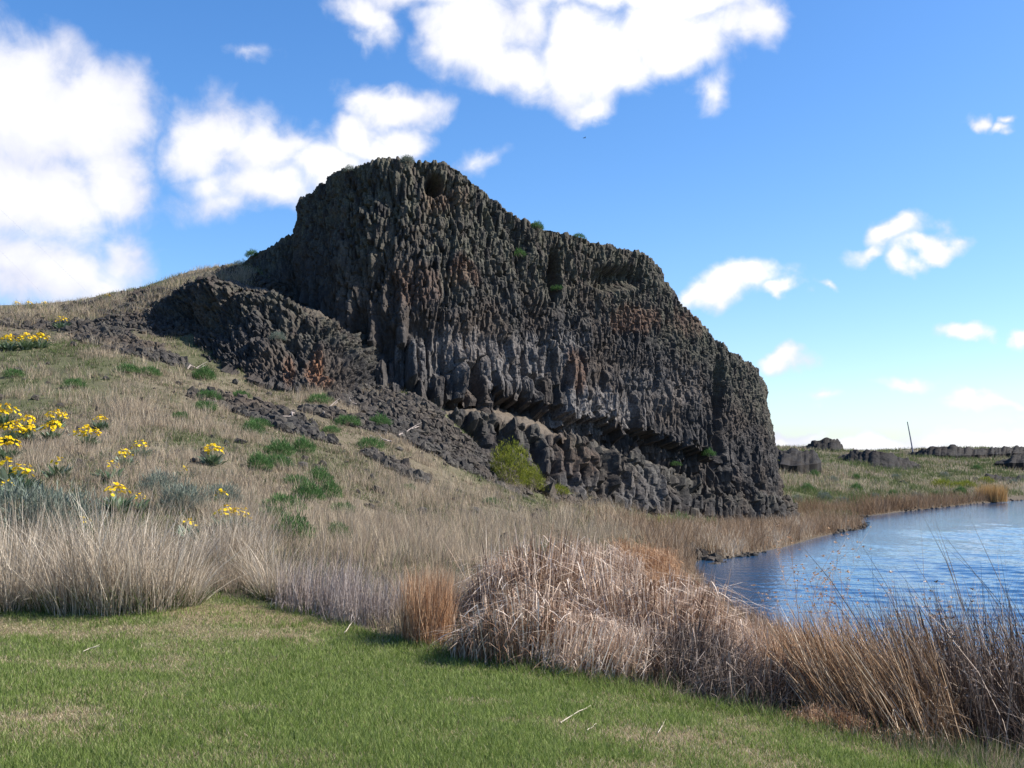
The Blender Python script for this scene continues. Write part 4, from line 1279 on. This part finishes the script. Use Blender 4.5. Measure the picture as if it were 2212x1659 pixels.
# ------------------------------------------------------------------ yellow flowering plants
def flower_plant(nl, nf, rad, h, seed_up=.35):
    a = rng.uniform(0, math.tau, nl)
    h = h * 1.08
    b = np.stack([.07 * np.cos(a), .07 * np.sin(a), np.full(nl, -.02)], -1) + rng.normal(0, .04, (nl, 3)) * [1, 1, 0]
    pth = grow(b, h * rng.uniform(.55, .95, nl), a + rng.normal(0, .3, nl), rng.uniform(.25, .75, nl), rng.uniform(.1, .5, nl), 5)
    sd_ = np.stack([-np.sin(a), np.cos(a), rng.normal(0, .3, nl)], -1)
    wd = rng.uniform(.06, .10, nl)[:, None] * np.array([.18, .9, 1.0, .6, .0])[None]
    leaves = ribbons(pth, wd, rng.uniform(0, 1, nl) ** 1.3, None, sd_)
    a = rng.uniform(0, math.tau, nf)
    q = np.sqrt(rng.uniform(0, 1, nf))
    b = np.stack([.06 * np.cos(a), .06 * np.sin(a), np.zeros(nf)], -1)
    top = np.stack([rad * q * np.cos(a), rad * q * np.sin(a), h * (1.15 - .35 * q ** 2) * rng.uniform(.78, 1.08, nf)], -1)
    sp = np.stack([b, (b + top) / 2 + [0, 0, .05], top], 1)
    stm = ribbons(sp, np.full(nf, .006), rng.uniform(.2, .6, nf))
    npt = 11
    nrm = np.stack([np.cos(a) * q, np.sin(a) * q, np.full(nf, .9)], -1) + rng.normal(0, .35, (nf, 3))
    nrm /= np.linalg.norm(nrm, axis=1)[:, None]
    ux = np.cross(nrm, [0.31, .2, .93])
    ux /= np.linalg.norm(ux, axis=1)[:, None]
    uy = np.cross(nrm, ux)
    PT = []
    R = rng.uniform(.032, .047, nf)
    for k_ in range(npt):
        an = math.tau * k_ / npt + rng.normal(0, .08, nf)
        dr = ux * np.cos(an)[:, None] + uy * np.sin(an)[:, None]
        td = -ux * np.sin(an)[:, None] + uy * np.cos(an)[:, None]
        pp = np.stack([top + dr * (R * .12)[:, None], top + dr * (R * .65)[:, None] + nrm * (R * .1)[:, None], top + dr * R[:, None]], 1)
        PT.append(ribbons(pp, np.stack([R * .3, R * .46, R * 0], -1), rng.uniform(0, 1, nf), None, td))
    per = 5
    out = []
    for i in range(nf):
        V_ = np.concatenate([g[0][i * per:(i + 1) * per] for g in PT])
        of = (np.arange(npt) * per)[:, None]
        c_ = top[i]
        ring = c_ + (ux[i] * np.cos(np.arange(6) * 1.0472)[:, None] + uy[i] * np.sin(np.arange(6) * 1.0472)[:, None]) * R[i] * .25
        V_ = np.concatenate([V_, ring, [c_ + nrm[i] * R[i] * .12]])
        k0 = npt * per
        Q_ = np.array([[0, 2, 3, 1]]) + of
        T_ = np.concatenate([np.array([[1, 3, 4]]) + of, np.array([[k0 + j, k0 + (j + 1) % 6, k0 + 6] for j in range(6)])])
        A_ = np.concatenate([np.concatenate([g[3]["rnd"][i * per:(i + 1) * per] for g in PT]), np.zeros(7)])
        out.append((V_, Q_, T_, {"rnd": A_}))
    return leaves, stm, out


FG = "yellow flowering plants on the hillside"
FV = []
for (nl, nf, rad, h) in [(52, 52, .30, .44), (54, 28, .22, .42), (54, 9, .15, .38), (54, 80, .38, .46)]:
    lv, stm, pt = flower_plant(nl, nf, rad, h)
    FV.append([mesh_np("leaves", *lv[:3], M_BALS, lv[3]), mesh_np("stems", *stm[:3], M_SHRUB, stm[3]), [mesh_np("flower_head", *q_[:3], M_PETAL, q_[3]) for q_ in pt]])
FPROTO = {}


def flower(u, v, kd, s, lab, group=FG):
    p = on_ground(u, v)
    if kd not in FPROTO:
        r_ = thing("flowering_plant", p, lab, "flower", group, rng.uniform(0, 6.28), s * 1.02)
        for nm, me in zip(("leaves", "stems"), FV[kd]):
            link(nm, me, r_)
        for me in FV[kd][2]:
            link("flower_head", me, r_)
        FPROTO[kd] = r_
        return r_
    return dup(FPROTO[kd], p, lab, rng.uniform(0, 6.28), s * 1.02, group)


for a in FLOWERS:
    flower(*a)

# ------------------------------------------------------------------ shrubs
def shrub(n, rx, rz, leaf, wleaf, mat, smat, nst=26, flat=.0):
    u_ = rng.normal(0, 1, (n, 3))
    u_ /= np.linalg.norm(u_, axis=1)[:, None]
    u_[:, 2] = np.abs(u_[:, 2])
    rr_ = rng.uniform(.45, 1.0, n) ** .6
    lump = .62 + .75 * fbm(np.arctan2(u_[:, 1], u_[:, 0]) * 1.6 + 9, u_[:, 2] * 3.0, int(rng.integers(1e6)), 3)
    c = u_ * (rr_ * lump)[:, None] * [rx, rx, rz]
    d_ = u_ * .7 + rng.normal(0, .55, (n, 3)) + [0, 0, .45]
    d_ /= np.linalg.norm(d_, axis=1)[:, None]
    L = leaf * rng.uniform(.6, 1.3, n)[:, None]
    pth = np.stack([c, c + d_ * L * .55, c + d_ * L], 1)
    fol = ribbons(pth, np.stack([np.full(n, wleaf * .5), np.full(n, wleaf), np.zeros(n)], -1), np.clip(rng.uniform(0, 1, n), 0, 1))
    a = rng.uniform(0, math.tau, nst)
    st = grow(np.stack([np.cos(a) * rx * .08, np.sin(a) * rx * .08, np.full(nst, -.05)], -1), rz * rng.uniform(.6, .95, nst), a, rng.uniform(.1, .7, nst), rng.uniform(0, .3, nst), 4)
    stm = ribbons(st, np.full(nst, .02 * rx + .006), rng.uniform(0, 1, nst))
    return mesh_np("foliage", *fol[:3], mat, fol[3]), mesh_np("stem", *stm[:3], smat, stm[3])


SV = [shrub(1500, .42, .42, .11, .016, M_SHRUB, M_STEM), shrub(1300, .38, .46, .13, .014, M_SHRUB, M_STEM), shrub(1100, .46, .33, .12, .015, M_SHRUB, M_STEM)]
SPROTO = {}


def bush(u, v, kd, s, lab, group="low green shrubs on the slope", name="green_shrub", cat="shrub", pos=None):
    p = on_ground(u, v) if pos is None else pos
    if kd not in SPROTO:
        r_ = thing(name, p, lab, cat, group, rng.uniform(0, 6.28), s)
        for nm, me in zip(("foliage", "stem"), SV[kd]):
            link(nm, me, r_)
        SPROTO[kd] = r_
        return r_
    r_ = dup(SPROTO[kd], p, lab, rng.uniform(0, 6.28), s, group)
    return r_


for a in BUSHES:
    bush(*a)
SV.append(shrub(4200, .95, 1.75, .13, .022, M_YSHRUB, M_STEM, 40))
bush(1100, 1048, 3, 1.0, "large yellow green bush in front of the lower rock ledge", None, "yellow_green_bush")
bush(1150, 1058, 3, .62, "smaller yellow green bush at the right foot of the large one", None)
SV.append(shrub(1500, .7, .5, .12, .02, M_YSHRUB, M_STEM))
bush(1205, 1068, 4, .8, "low green bush trailing right of the large yellow green bush", "bushes at the foot of the ledge", "low_bush")
bush(1428, 1143, 4, 1.0, "bright yellow bush on the grass before the blocky ledge", "bushes at the foot of the ledge")
bush(1470, 1135, 0, 1.3, "green shrub right behind the bright yellow bush", "bushes at the foot of the ledge")
bush(1535, 1142, 0, 1.2, "green shrub at the foot of the dark ledge blocks", "bushes at the foot of the ledge")
SV.append(shrub(2400, .75, .72, .16, .014, M_SAGE, M_STEM))
SG = "grey sagebrush behind the tall tussocks"
bush(40, 1150, 5, 1.0, "grey green sagebrush at the left edge behind the tussocks", SG, "sagebrush")
bush(135, 1150, 5, .85, "grey green sagebrush behind the tussocks, right of the edge one", SG)
bush(395, 1105, 5, .6, "pale sagebrush on the slope above the path", SG)
bush(345, 1070, 5, .55, "twiggy grey sagebrush in the slope grass", SG)
bush(480, 1092, 5, .5, "olive sagebrush under the faded yellow flowers", SG)


def on_mesh(o, u, v):
    d_ = Vector(ray(u, v)).normalized()
    bpy.context.view_layer.update()
    hit, loc, nrm, _ = o.ray_cast(Vector(EYE), d_)
    return loc if hit else None


CG = "little plants growing on the cliff"
for (u, v, kd, s, lab) in [(1120, 556, 0, .95, "bright green plant on the upper middle of the cliff face"), (1160, 496, 0, .9, "green bush on the cliff top skyline"), (1204, 628, 2, .8, "dark green plant in the cliff's vertical crack"),
                           (1530, 985, 0, 1.0, "green bush in the corner where the gap ends"), (1460, 1006, 2, .7, "small green tuft at the end of the shadowed gap"), (755, 372, 5, .45, "grey tuft on the cliff's rounded left brow"),
                           (880, 352, 5, .5, "grey tuft on the cliff's highest point"), (545, 556, 0, .9, "green bush on the skyline shoulder left of the cliff"), (520, 583, 5, .7, "grey bush where the ridge meets the rock"),
                           (600, 735, 5, .5, "grey tuft on the face of the buttress"), (1250, 512, 2, .8, "green tuft on the cliff top right of the crack")]:
    p = None
    for dv in (0, 4, 8, 14, 22):
        p = on_mesh(cliff, u, v + dv) or on_mesh(outcrop, u, v + dv)
        if p:
            break
    if p:
        bush(0, 0, kd, s, lab, CG, pos=p)
for (u, v, s, lab) in [(2033, 1055, 2.0, "yellow bush across the lake, leftmost and brightest"), (2068, 1054, 1.4, "second yellow bush across the lake"), (2090, 1052, 1.5, "third yellow bush across the lake"), (2129, 1044, 1.6, "yellow bush across the lake, nearest the right edge"),
                       (1690, 1012, 1.8, "yellow green bush at the foot of the far outcrop past the cliff")]:
    bush(u, v, 4, s, lab, "yellow bushes across the lake")
for i, (u, v) in enumerate([(1720, 1085), (1745, 1062), (1800, 1040), (1850, 1060), (1890, 1078), (1930, 1072), (1980, 1082), (2020, 1075), (1780, 1080), (1850, 1035), (1935, 1035), (2075, 1068), (2170, 1060), (2110, 1015), (2190, 1045), (1760, 1030), (2040, 1030), (1700, 1095), (1820, 1090)]):
    bush(u, v, 0 if i % 2 else 5, (1.3 if i % 2 else .7) * (1 + .5 * rng.uniform()), "dark low shrub dotted on the far lakeside slope", "dark shrubs on the far lakeside slope")

# ------------------------------------------------------------------ pole, wires, bird, small finds
def tube(pts, rad, seg=8, cap=True):
    pts = np.asarray(pts, float)
    n = len(pts)
    d_ = np.gradient(pts, axis=0)
    d_ /= np.linalg.norm(d_, axis=1)[:, None]
    ref = np.array([0, 1, 0]) if abs(d_[0] @ [0, 1, 0]) < .9 else np.array([1, 0, 0])
    a_ = np.cross(d_, ref)
    a_ /= np.linalg.norm(a_, axis=1)[:, None]
    b_ = np.cross(d_, a_)
    rad = np.broadcast_to(np.asarray(rad, float), (n,))
    an = np.linspace(0, math.tau, seg, endpoint=False)
    V_ = pts[:, None] + rad[:, None, None] * (a_[:, None] * np.cos(an)[None, :, None] + b_[:, None] * np.sin(an)[None, :, None])
    id_ = np.arange(n * seg).reshape(n, seg)
    j_ = np.roll(id_, -1, 1)
    q_ = np.stack([id_[:-1], j_[:-1], j_[1:], id_[1:]], -1).reshape(-1, 4)
    v_ = np.concatenate([V_.reshape(-1, 3), pts[:1], pts[-1:]])
    t_ = np.concatenate([np.stack([j_[0], id_[0], np.full(seg, n * seg)], -1), np.stack([id_[-1], j_[-1], np.full(seg, n * seg + 1)], -1)])
    return v_, q_, t_, {}


def plain(name, c, rough=.8, s=6.0):
    m, nt_p, out = new_mat(name)
    n_ = nt_p.noise(nt_p.pos(), s, 4)
    principled(nt_p, out, nt_p.mix(n_, tuple(k * .7 for k in c), tuple(min(1, k * 1.25) for k in c)), rough)
    return m


pb = on_ground(1973, 985)
pb = np.array([pb[0], pb[1], pb[2]])
base_ = P(1974, 980, 215)
bz = H(base_[0], base_[1])
top_ = P(1960, 911, 215)
po = put("utility_pole", tube(np.array([[base_[0], base_[1], bz - .5], .5 * (np.array([base_[0], base_[1], bz]) + top_), top_]), [.15, .13, .10], 10), plain("weathered_pole", (.27, .26, .30)))
tag(po, "thin leaning pole standing alone on the far skyline", "pole")
wv = []
M_WIRE = plain("wire_grey", (.30, .31, .36))
for (p0, p1, lab) in [((-60, 395, 70), (215, 656, 95), "upper faint overhead wire crossing the left cloud"), ((-60, 480, 70), (245, 790, 110), "lower faint overhead wire crossing the left cloud")]:
    a_, b_ = P(*p0), P(*p1)
    t = np.linspace(-.6, 1.1, 14)[:, None]
    q = a_ + (b_ - a_) * t
    q[:, 2] -= 1.2 * (4 * .25 - (t[:, 0] - .5) ** 2) * 0
    o = put("overhead_wire", tube(q, .003, 5), M_WIRE)
    tag(o, lab, "wire", "overhead wires at the left")

bp = P(1263, 298, 110)
V_b, Q_b, T_b = [], [], []
body = tube(np.array([[-.22, 0, 0], [-.12, 0, .01], [0, 0, .02], [.12, 0, .02], [.2, 0, .03]]), [.02, .05, .065, .05, .03], 8)
b_o = thing("bird", bp, "tiny dark bird gliding in the blue above the cliff", "bird", None, .4, .6)
pm = plain("dark_feathers", (.04, .04, .05))
put("body", body, pm, b_o)
for sg in (-1, 1):
    wg = np.array([[.08, .03 * sg, .03], [-.08, .03 * sg, .03], [.05, .3 * sg, .09], [-.07, .3 * sg, .08], [-.02, .55 * sg, .06], [-.07, .52 * sg, .055]])
    wg = np.concatenate([wg, wg + [0, 0, .012]])
    qq = [[0, 1, 3, 2], [2, 3, 5, 4], [6, 8, 9, 7], [8, 10, 11, 9], [0, 2, 8, 6], [2, 4, 10, 8], [1, 7, 9, 3], [3, 9, 11, 5], [4, 5, 11, 10], [0, 6, 7, 1]]
    put("wing", (wg, qq, np.zeros((0, 3), int), {}), pm, b_o)
tl = np.array([[-.2, .02, .01], [-.2, -.02, .01], [-.34, -.05, .01], [-.34, .05, .01], [-.2, .02, .02], [-.2, -.02, .02], [-.34, -.05, .02], [-.34, .05, .02]])
put("tail", (tl, [[0, 1, 2, 3], [7, 6, 5, 4], [0, 4, 5, 1], [1, 5, 6, 2], [2, 6, 7, 3], [3, 7, 4, 0]], np.zeros((0, 3), int), {}), pm, b_o)

M_STICK = plain("bleached_wood", (.42, .36, .29), .8, 30)
for (u0, v0, u1, v1, rd, lab) in [(1210, 1568, 1276, 1530, .0045, "pale straight stick lying on the green lawn"), (180, 1412, 216, 1398, .004, "small forked pale twig on the dry left lawn"), (1268, 1585, 1288, 1570, .0035, "short pale stick near the bottom of the lawn"),
                                  (1422, 1590, 1438, 1560, .0035, "short reed stalk lying on the lawn near the dark twigs"), (745, 1372, 770, 1335, .007, "pale dead stalk leaning on the grey weeds")]:
    a_, b_ = on_ground(u0, v0), on_ground(u1, v1)
    t = np.linspace(0, 1, 6)[:, None]
    q = a_ + (b_ - a_) * t + np.array([0, 0, .025]) + rng.normal(0, .003, (6, 3))
    o = put("stick", tube(q, np.linspace(rd, rd * .6, 6), 6), M_STICK)
    if "forked" in lab:
        q2 = np.stack([q[2], q[2] + (q[-1] - q[2]) * .5 + [.05, -.09, .01], q[2] + (q[-1] - q[2]) * .9 + [.07, -.16, .01]])
        put("twig", tube(q2, [rd * .7, rd * .6, rd * .4], 6), M_STICK, o)
    tag(o, lab, "stick", "sticks on the lawn")
M_BRANCH = plain("dead_branch", (.30, .25, .22), .85, 20)
for (u0, v0, u1, v1, lab) in [(690, 900, 725, 872, "bent grey dead branch on the scree by the green shrub"), (640, 905, 600, 912, "curved pale dead branch on the middle scree"), (860, 945, 905, 930, "straight pale branch on the long scree"),
                              (780, 880, 740, 868, "dark fallen branch above the spreading shrub"), (850, 960, 800, 948, "thin grey branch left of the long scree"), (405, 802, 450, 797, "thin dark stick below the buttress")]:
    a_, b_ = on_ground(u0, v0), on_ground(u1, v1)
    t = np.linspace(0, 1, 7)[:, None]
    q = a_ + (b_ - a_) * t + [0, 0, .10] + rng.normal(0, .05, (7, 3))
    o = put("fallen_branch", tube(q, np.linspace(.035, .015, 7), 6), M_BRANCH)
    q2 = np.stack([q[3], q[3] + (q[-1] - q[3]) * .5 + [.1, -.15, .1], q[3] + (q[-1] - q[3]) * .8 + [.2, -.3, .16]])
    put("twig", tube(q2, [.018, .014, .008], 6), M_BRANCH, o)
    tag(o, lab, "branch", "fallen branches on the slope")

# a crumpled white scrap at the foot of the reeds
cpos = on_ground(1845, 1582)
gx, gy = np.meshgrid(np.linspace(-.17, .17, 15), np.linspace(-.06, .06, 9), indexing='ij')
zz = .05 + .04 * fbm(gx * 14 + 3, gy * 18, 501, 3)
top2 = np.stack([gx, gy, zz], -1).reshape(-1, 3)
ii = np.arange(15 * 9).reshape(15, 9)
qt = np.stack([ii[:-1, :-1], ii[1:, :-1], ii[1:, 1:], ii[:-1, 1:]], -1).reshape(-1, 4)
vv = np.concatenate([top2, top2 - [0, 0, .006]])
scr = put("paper_scrap", (vv, np.concatenate([qt, qt[:, ::-1] + 135]), np.zeros((0, 3), int), {}), plain("white_paper", (.72, .72, .78)))
scr.location = cpos
scr.rotation_euler = (0, 0, .35)
tag(scr, "small crumpled white scrap at the foot of the leaning reeds", "litter")


# ------------------------------------------------------------------ camera, sun, sky
cam = bpy.data.cameras.new("camera")
cam.sensor_width = 36
cam.lens = 36 * F / 2212
cam.clip_start = .1
cam.clip_end = 9000
co = bpy.data.objects.new("camera", cam)
COL.objects.link(co)
co.location = EYE
co.rotation_euler = (math.pi / 2 + PITCH, 0, 0)
SC.camera = co

AZ, EL = math.radians(87), math.radians(42)
sun_dir = Vector((math.sin(AZ) * math.cos(EL), math.cos(AZ) * math.cos(EL), math.sin(EL)))
sl = bpy.data.lights.new("sun", 'SUN')
sl.energy = 5.0
sl.angle = math.radians(.5)
sl.color = (1, .95, .87)
so = bpy.data.objects.new("sun", sl)
COL.objects.link(so)
so.location = (60, 0, 60)
so.rotation_euler = sun_dir.to_track_quat('Z', 'Y').to_euler()

world = bpy.data.worlds.new("World")
SC.world = world
world.use_nodes = True
world.node_tree.nodes.clear()
nt = NT(world.node_tree)
sky = nt.n.new("ShaderNodeTexSky")
sky.sky_type = 'NISHITA'
sky.sun_disc = False
sky.sun_elevation = EL
sky.sun_rotation = AZ
sky.altitude = 600
sky.air_density = 1.0
sky.dust_density = 1.2
sky.ozone_density = 1.6
hs = nt.n.new("ShaderNodeHueSaturation")
hs.inputs["Saturation"].default_value = 1.3
hs.inputs["Value"].default_value = 1.0
nt.l.new(sky.outputs[0], hs.inputs["Color"])
d = nt.n.new("ShaderNodeTexCoord").outputs["Generated"]
x, y, z = nt.sep(d)
az = nt.math('ARCTAN2', x, y)
el = nt.math('ARCSINE', z)
ae = nt.comb(az, el, 0.0)
CL = [  # (u, v, ru, rv, strength)
    (40, 230, 210, 155, 1.2), (190, 230, 165, 130, 1.15), (245, 380, 140, 105, 1.05), (60, 410, 210, 130, 1.1), (60, 570, 220, 110, .85), (250, 540, 90, 70, .55), (-150, 350, 200, 300, 1.1),
    (445, 285, 100, 95, .85), (560, 310, 130, 90, .95), (570, 400, 150, 80, .9), (700, 360, 120, 75, .9), (840, 225, 130, 62, .95), (850, 305, 85, 50, .8), (770, 300, 80, 60, .8), (500, 440, 110, 45, .5),
    (790, 40, 75, 65, .75), (1135, 55, 110, 90, .7), (1010, 70, 130, 125, 1.05), (1110, 150, 130, 75, .95), (1270, 130, 160, 115, 1.1), (1280, 215, 80, 48, .8), (1450, 70, 190, 90, 1.05), (1610, 40, 130, 80, .95), (1350, -20, 420, 70, 1.1), (900, -20, 200, 60, .8),
    (1550, 632, 95, 55, 1.0), (1610, 610, 90, 48, 1.0), (1690, 637, 42, 20, .7), (1490, 640, 50, 35, .8),
    (1940, 512, 75, 40, .95), (1885, 540, 85, 24, .8), (2015, 535, 70, 24, .8), (1965, 560, 45, 28, .7),
    (2112, 272, 36, 24, .75), (2150, 288, 36, 20, .7), (2176, 266, 26, 16, .65), (2095, 710, 52, 26, .75), (2205, 722, 30, 24, .7), (1690, 793, 70, 36, .9), (1950, 838, 85, 20, .7), (1785, 868, 55, 18, .6),
    (2160, 862, 90, 28, .75), (1705, 945, 80, 30, 1.0), (1850, 975, 230, 34, .9), (2120, 958, 230, 38, .9), (2250, 900, 100, 30, .7), (540, 145, 40, 28, .32), (1040, 362, 70, 30, .45), (1560, 190, 40, 40, .35), (1770, 606, 30, 10, .4)]
f1 = nt.noise(ae, 9.0, 8, .58, .35)
f2 = nt.noise(nt.vmath('ADD', ae, (3.1, 1.7, .4)), 30.0, 6, .6, .6)
wcol = nt.vmath('SUBTRACT', nt.noisec(ae, 14.0, 5), (.5, .5, .5))
aw = nt.vmath('ADD', ae, nt.vmath('MULTIPLY', wcol, (.10, .075, 0)))
acc = None
for (u, v, ru, rv, w) in CL:
    dd = ray(u, v)
    a0, e0 = math.atan2(dd[0], dd[1]), math.asin(dd[2] / np.linalg.norm(dd))
    q = nt.vmath('SUBTRACT', aw, (a0, e0, 0))
    q = nt.vmath('MULTIPLY', q, (F / ru, F / rv, 0))
    L = nt.vmath('LENGTH', q)
    mk = nt.math('MULTIPLY_ADD', L, -1.0 * w, w)
    if acc is None:
        acc = mk
    else:
        n = nt.n.new("ShaderNodeMath")
        n.operation = 'SMOOTH_MAX'
        nt.l.new(acc, n.inputs[0])
        nt.l.new(mk, n.inputs[1])
        n.inputs[2].default_value = .18
        acc = n.outputs[0]
dens = nt.math('ADD', acc, nt.math('ADD', nt.math('MULTIPLY_ADD', f1, .9, -.45), nt.math('MULTIPLY_ADD', f2, .55, -.275)))
alpha = nt.mapr(dens, -.05, .58, 0, 1, True)
# thick parts are white, thin veils take the lilac-blue of the sky; undersides away from the sun are greyer
f3 = nt.noise(nt.vmath('ADD', ae, (1.3, 5.2, .4)), 12.0, 5, .55)
shade = nt.math('ADD', nt.mapr(dens, .1, 1.0), nt.math('MULTIPLY_ADD', f3, 1.5, -.75), clamp=True)
side = nt.mapr(az, -.5, .1, 0, .35)
shade = nt.math('ADD', shade, side, clamp=True)
CB = 1.0
cc = nt.mix(shade, (3.8, 4.0, 5.0), (6.1, 6.1, 6.2))
skyc = nt.mix(1.0, hs.outputs[0], (.97, 1.03, 1.16, 1), 'MULTIPLY')
final = nt.mix(alpha, skyc, cc)
bg = nt.n.new("ShaderNodeBackground")
nt.l.new(final, bg.inputs[0])
bg.inputs[1].default_value = .10
wo = nt.n.new("ShaderNodeOutputWorld")
nt.l.new(bg.outputs[0], wo.inputs[0])

SC.view_settings.view_transform = 'Standard'
SC.view_settings.look = 'None'
SC.view_settings.exposure = 0.9
SC.view_settings.gamma = 1
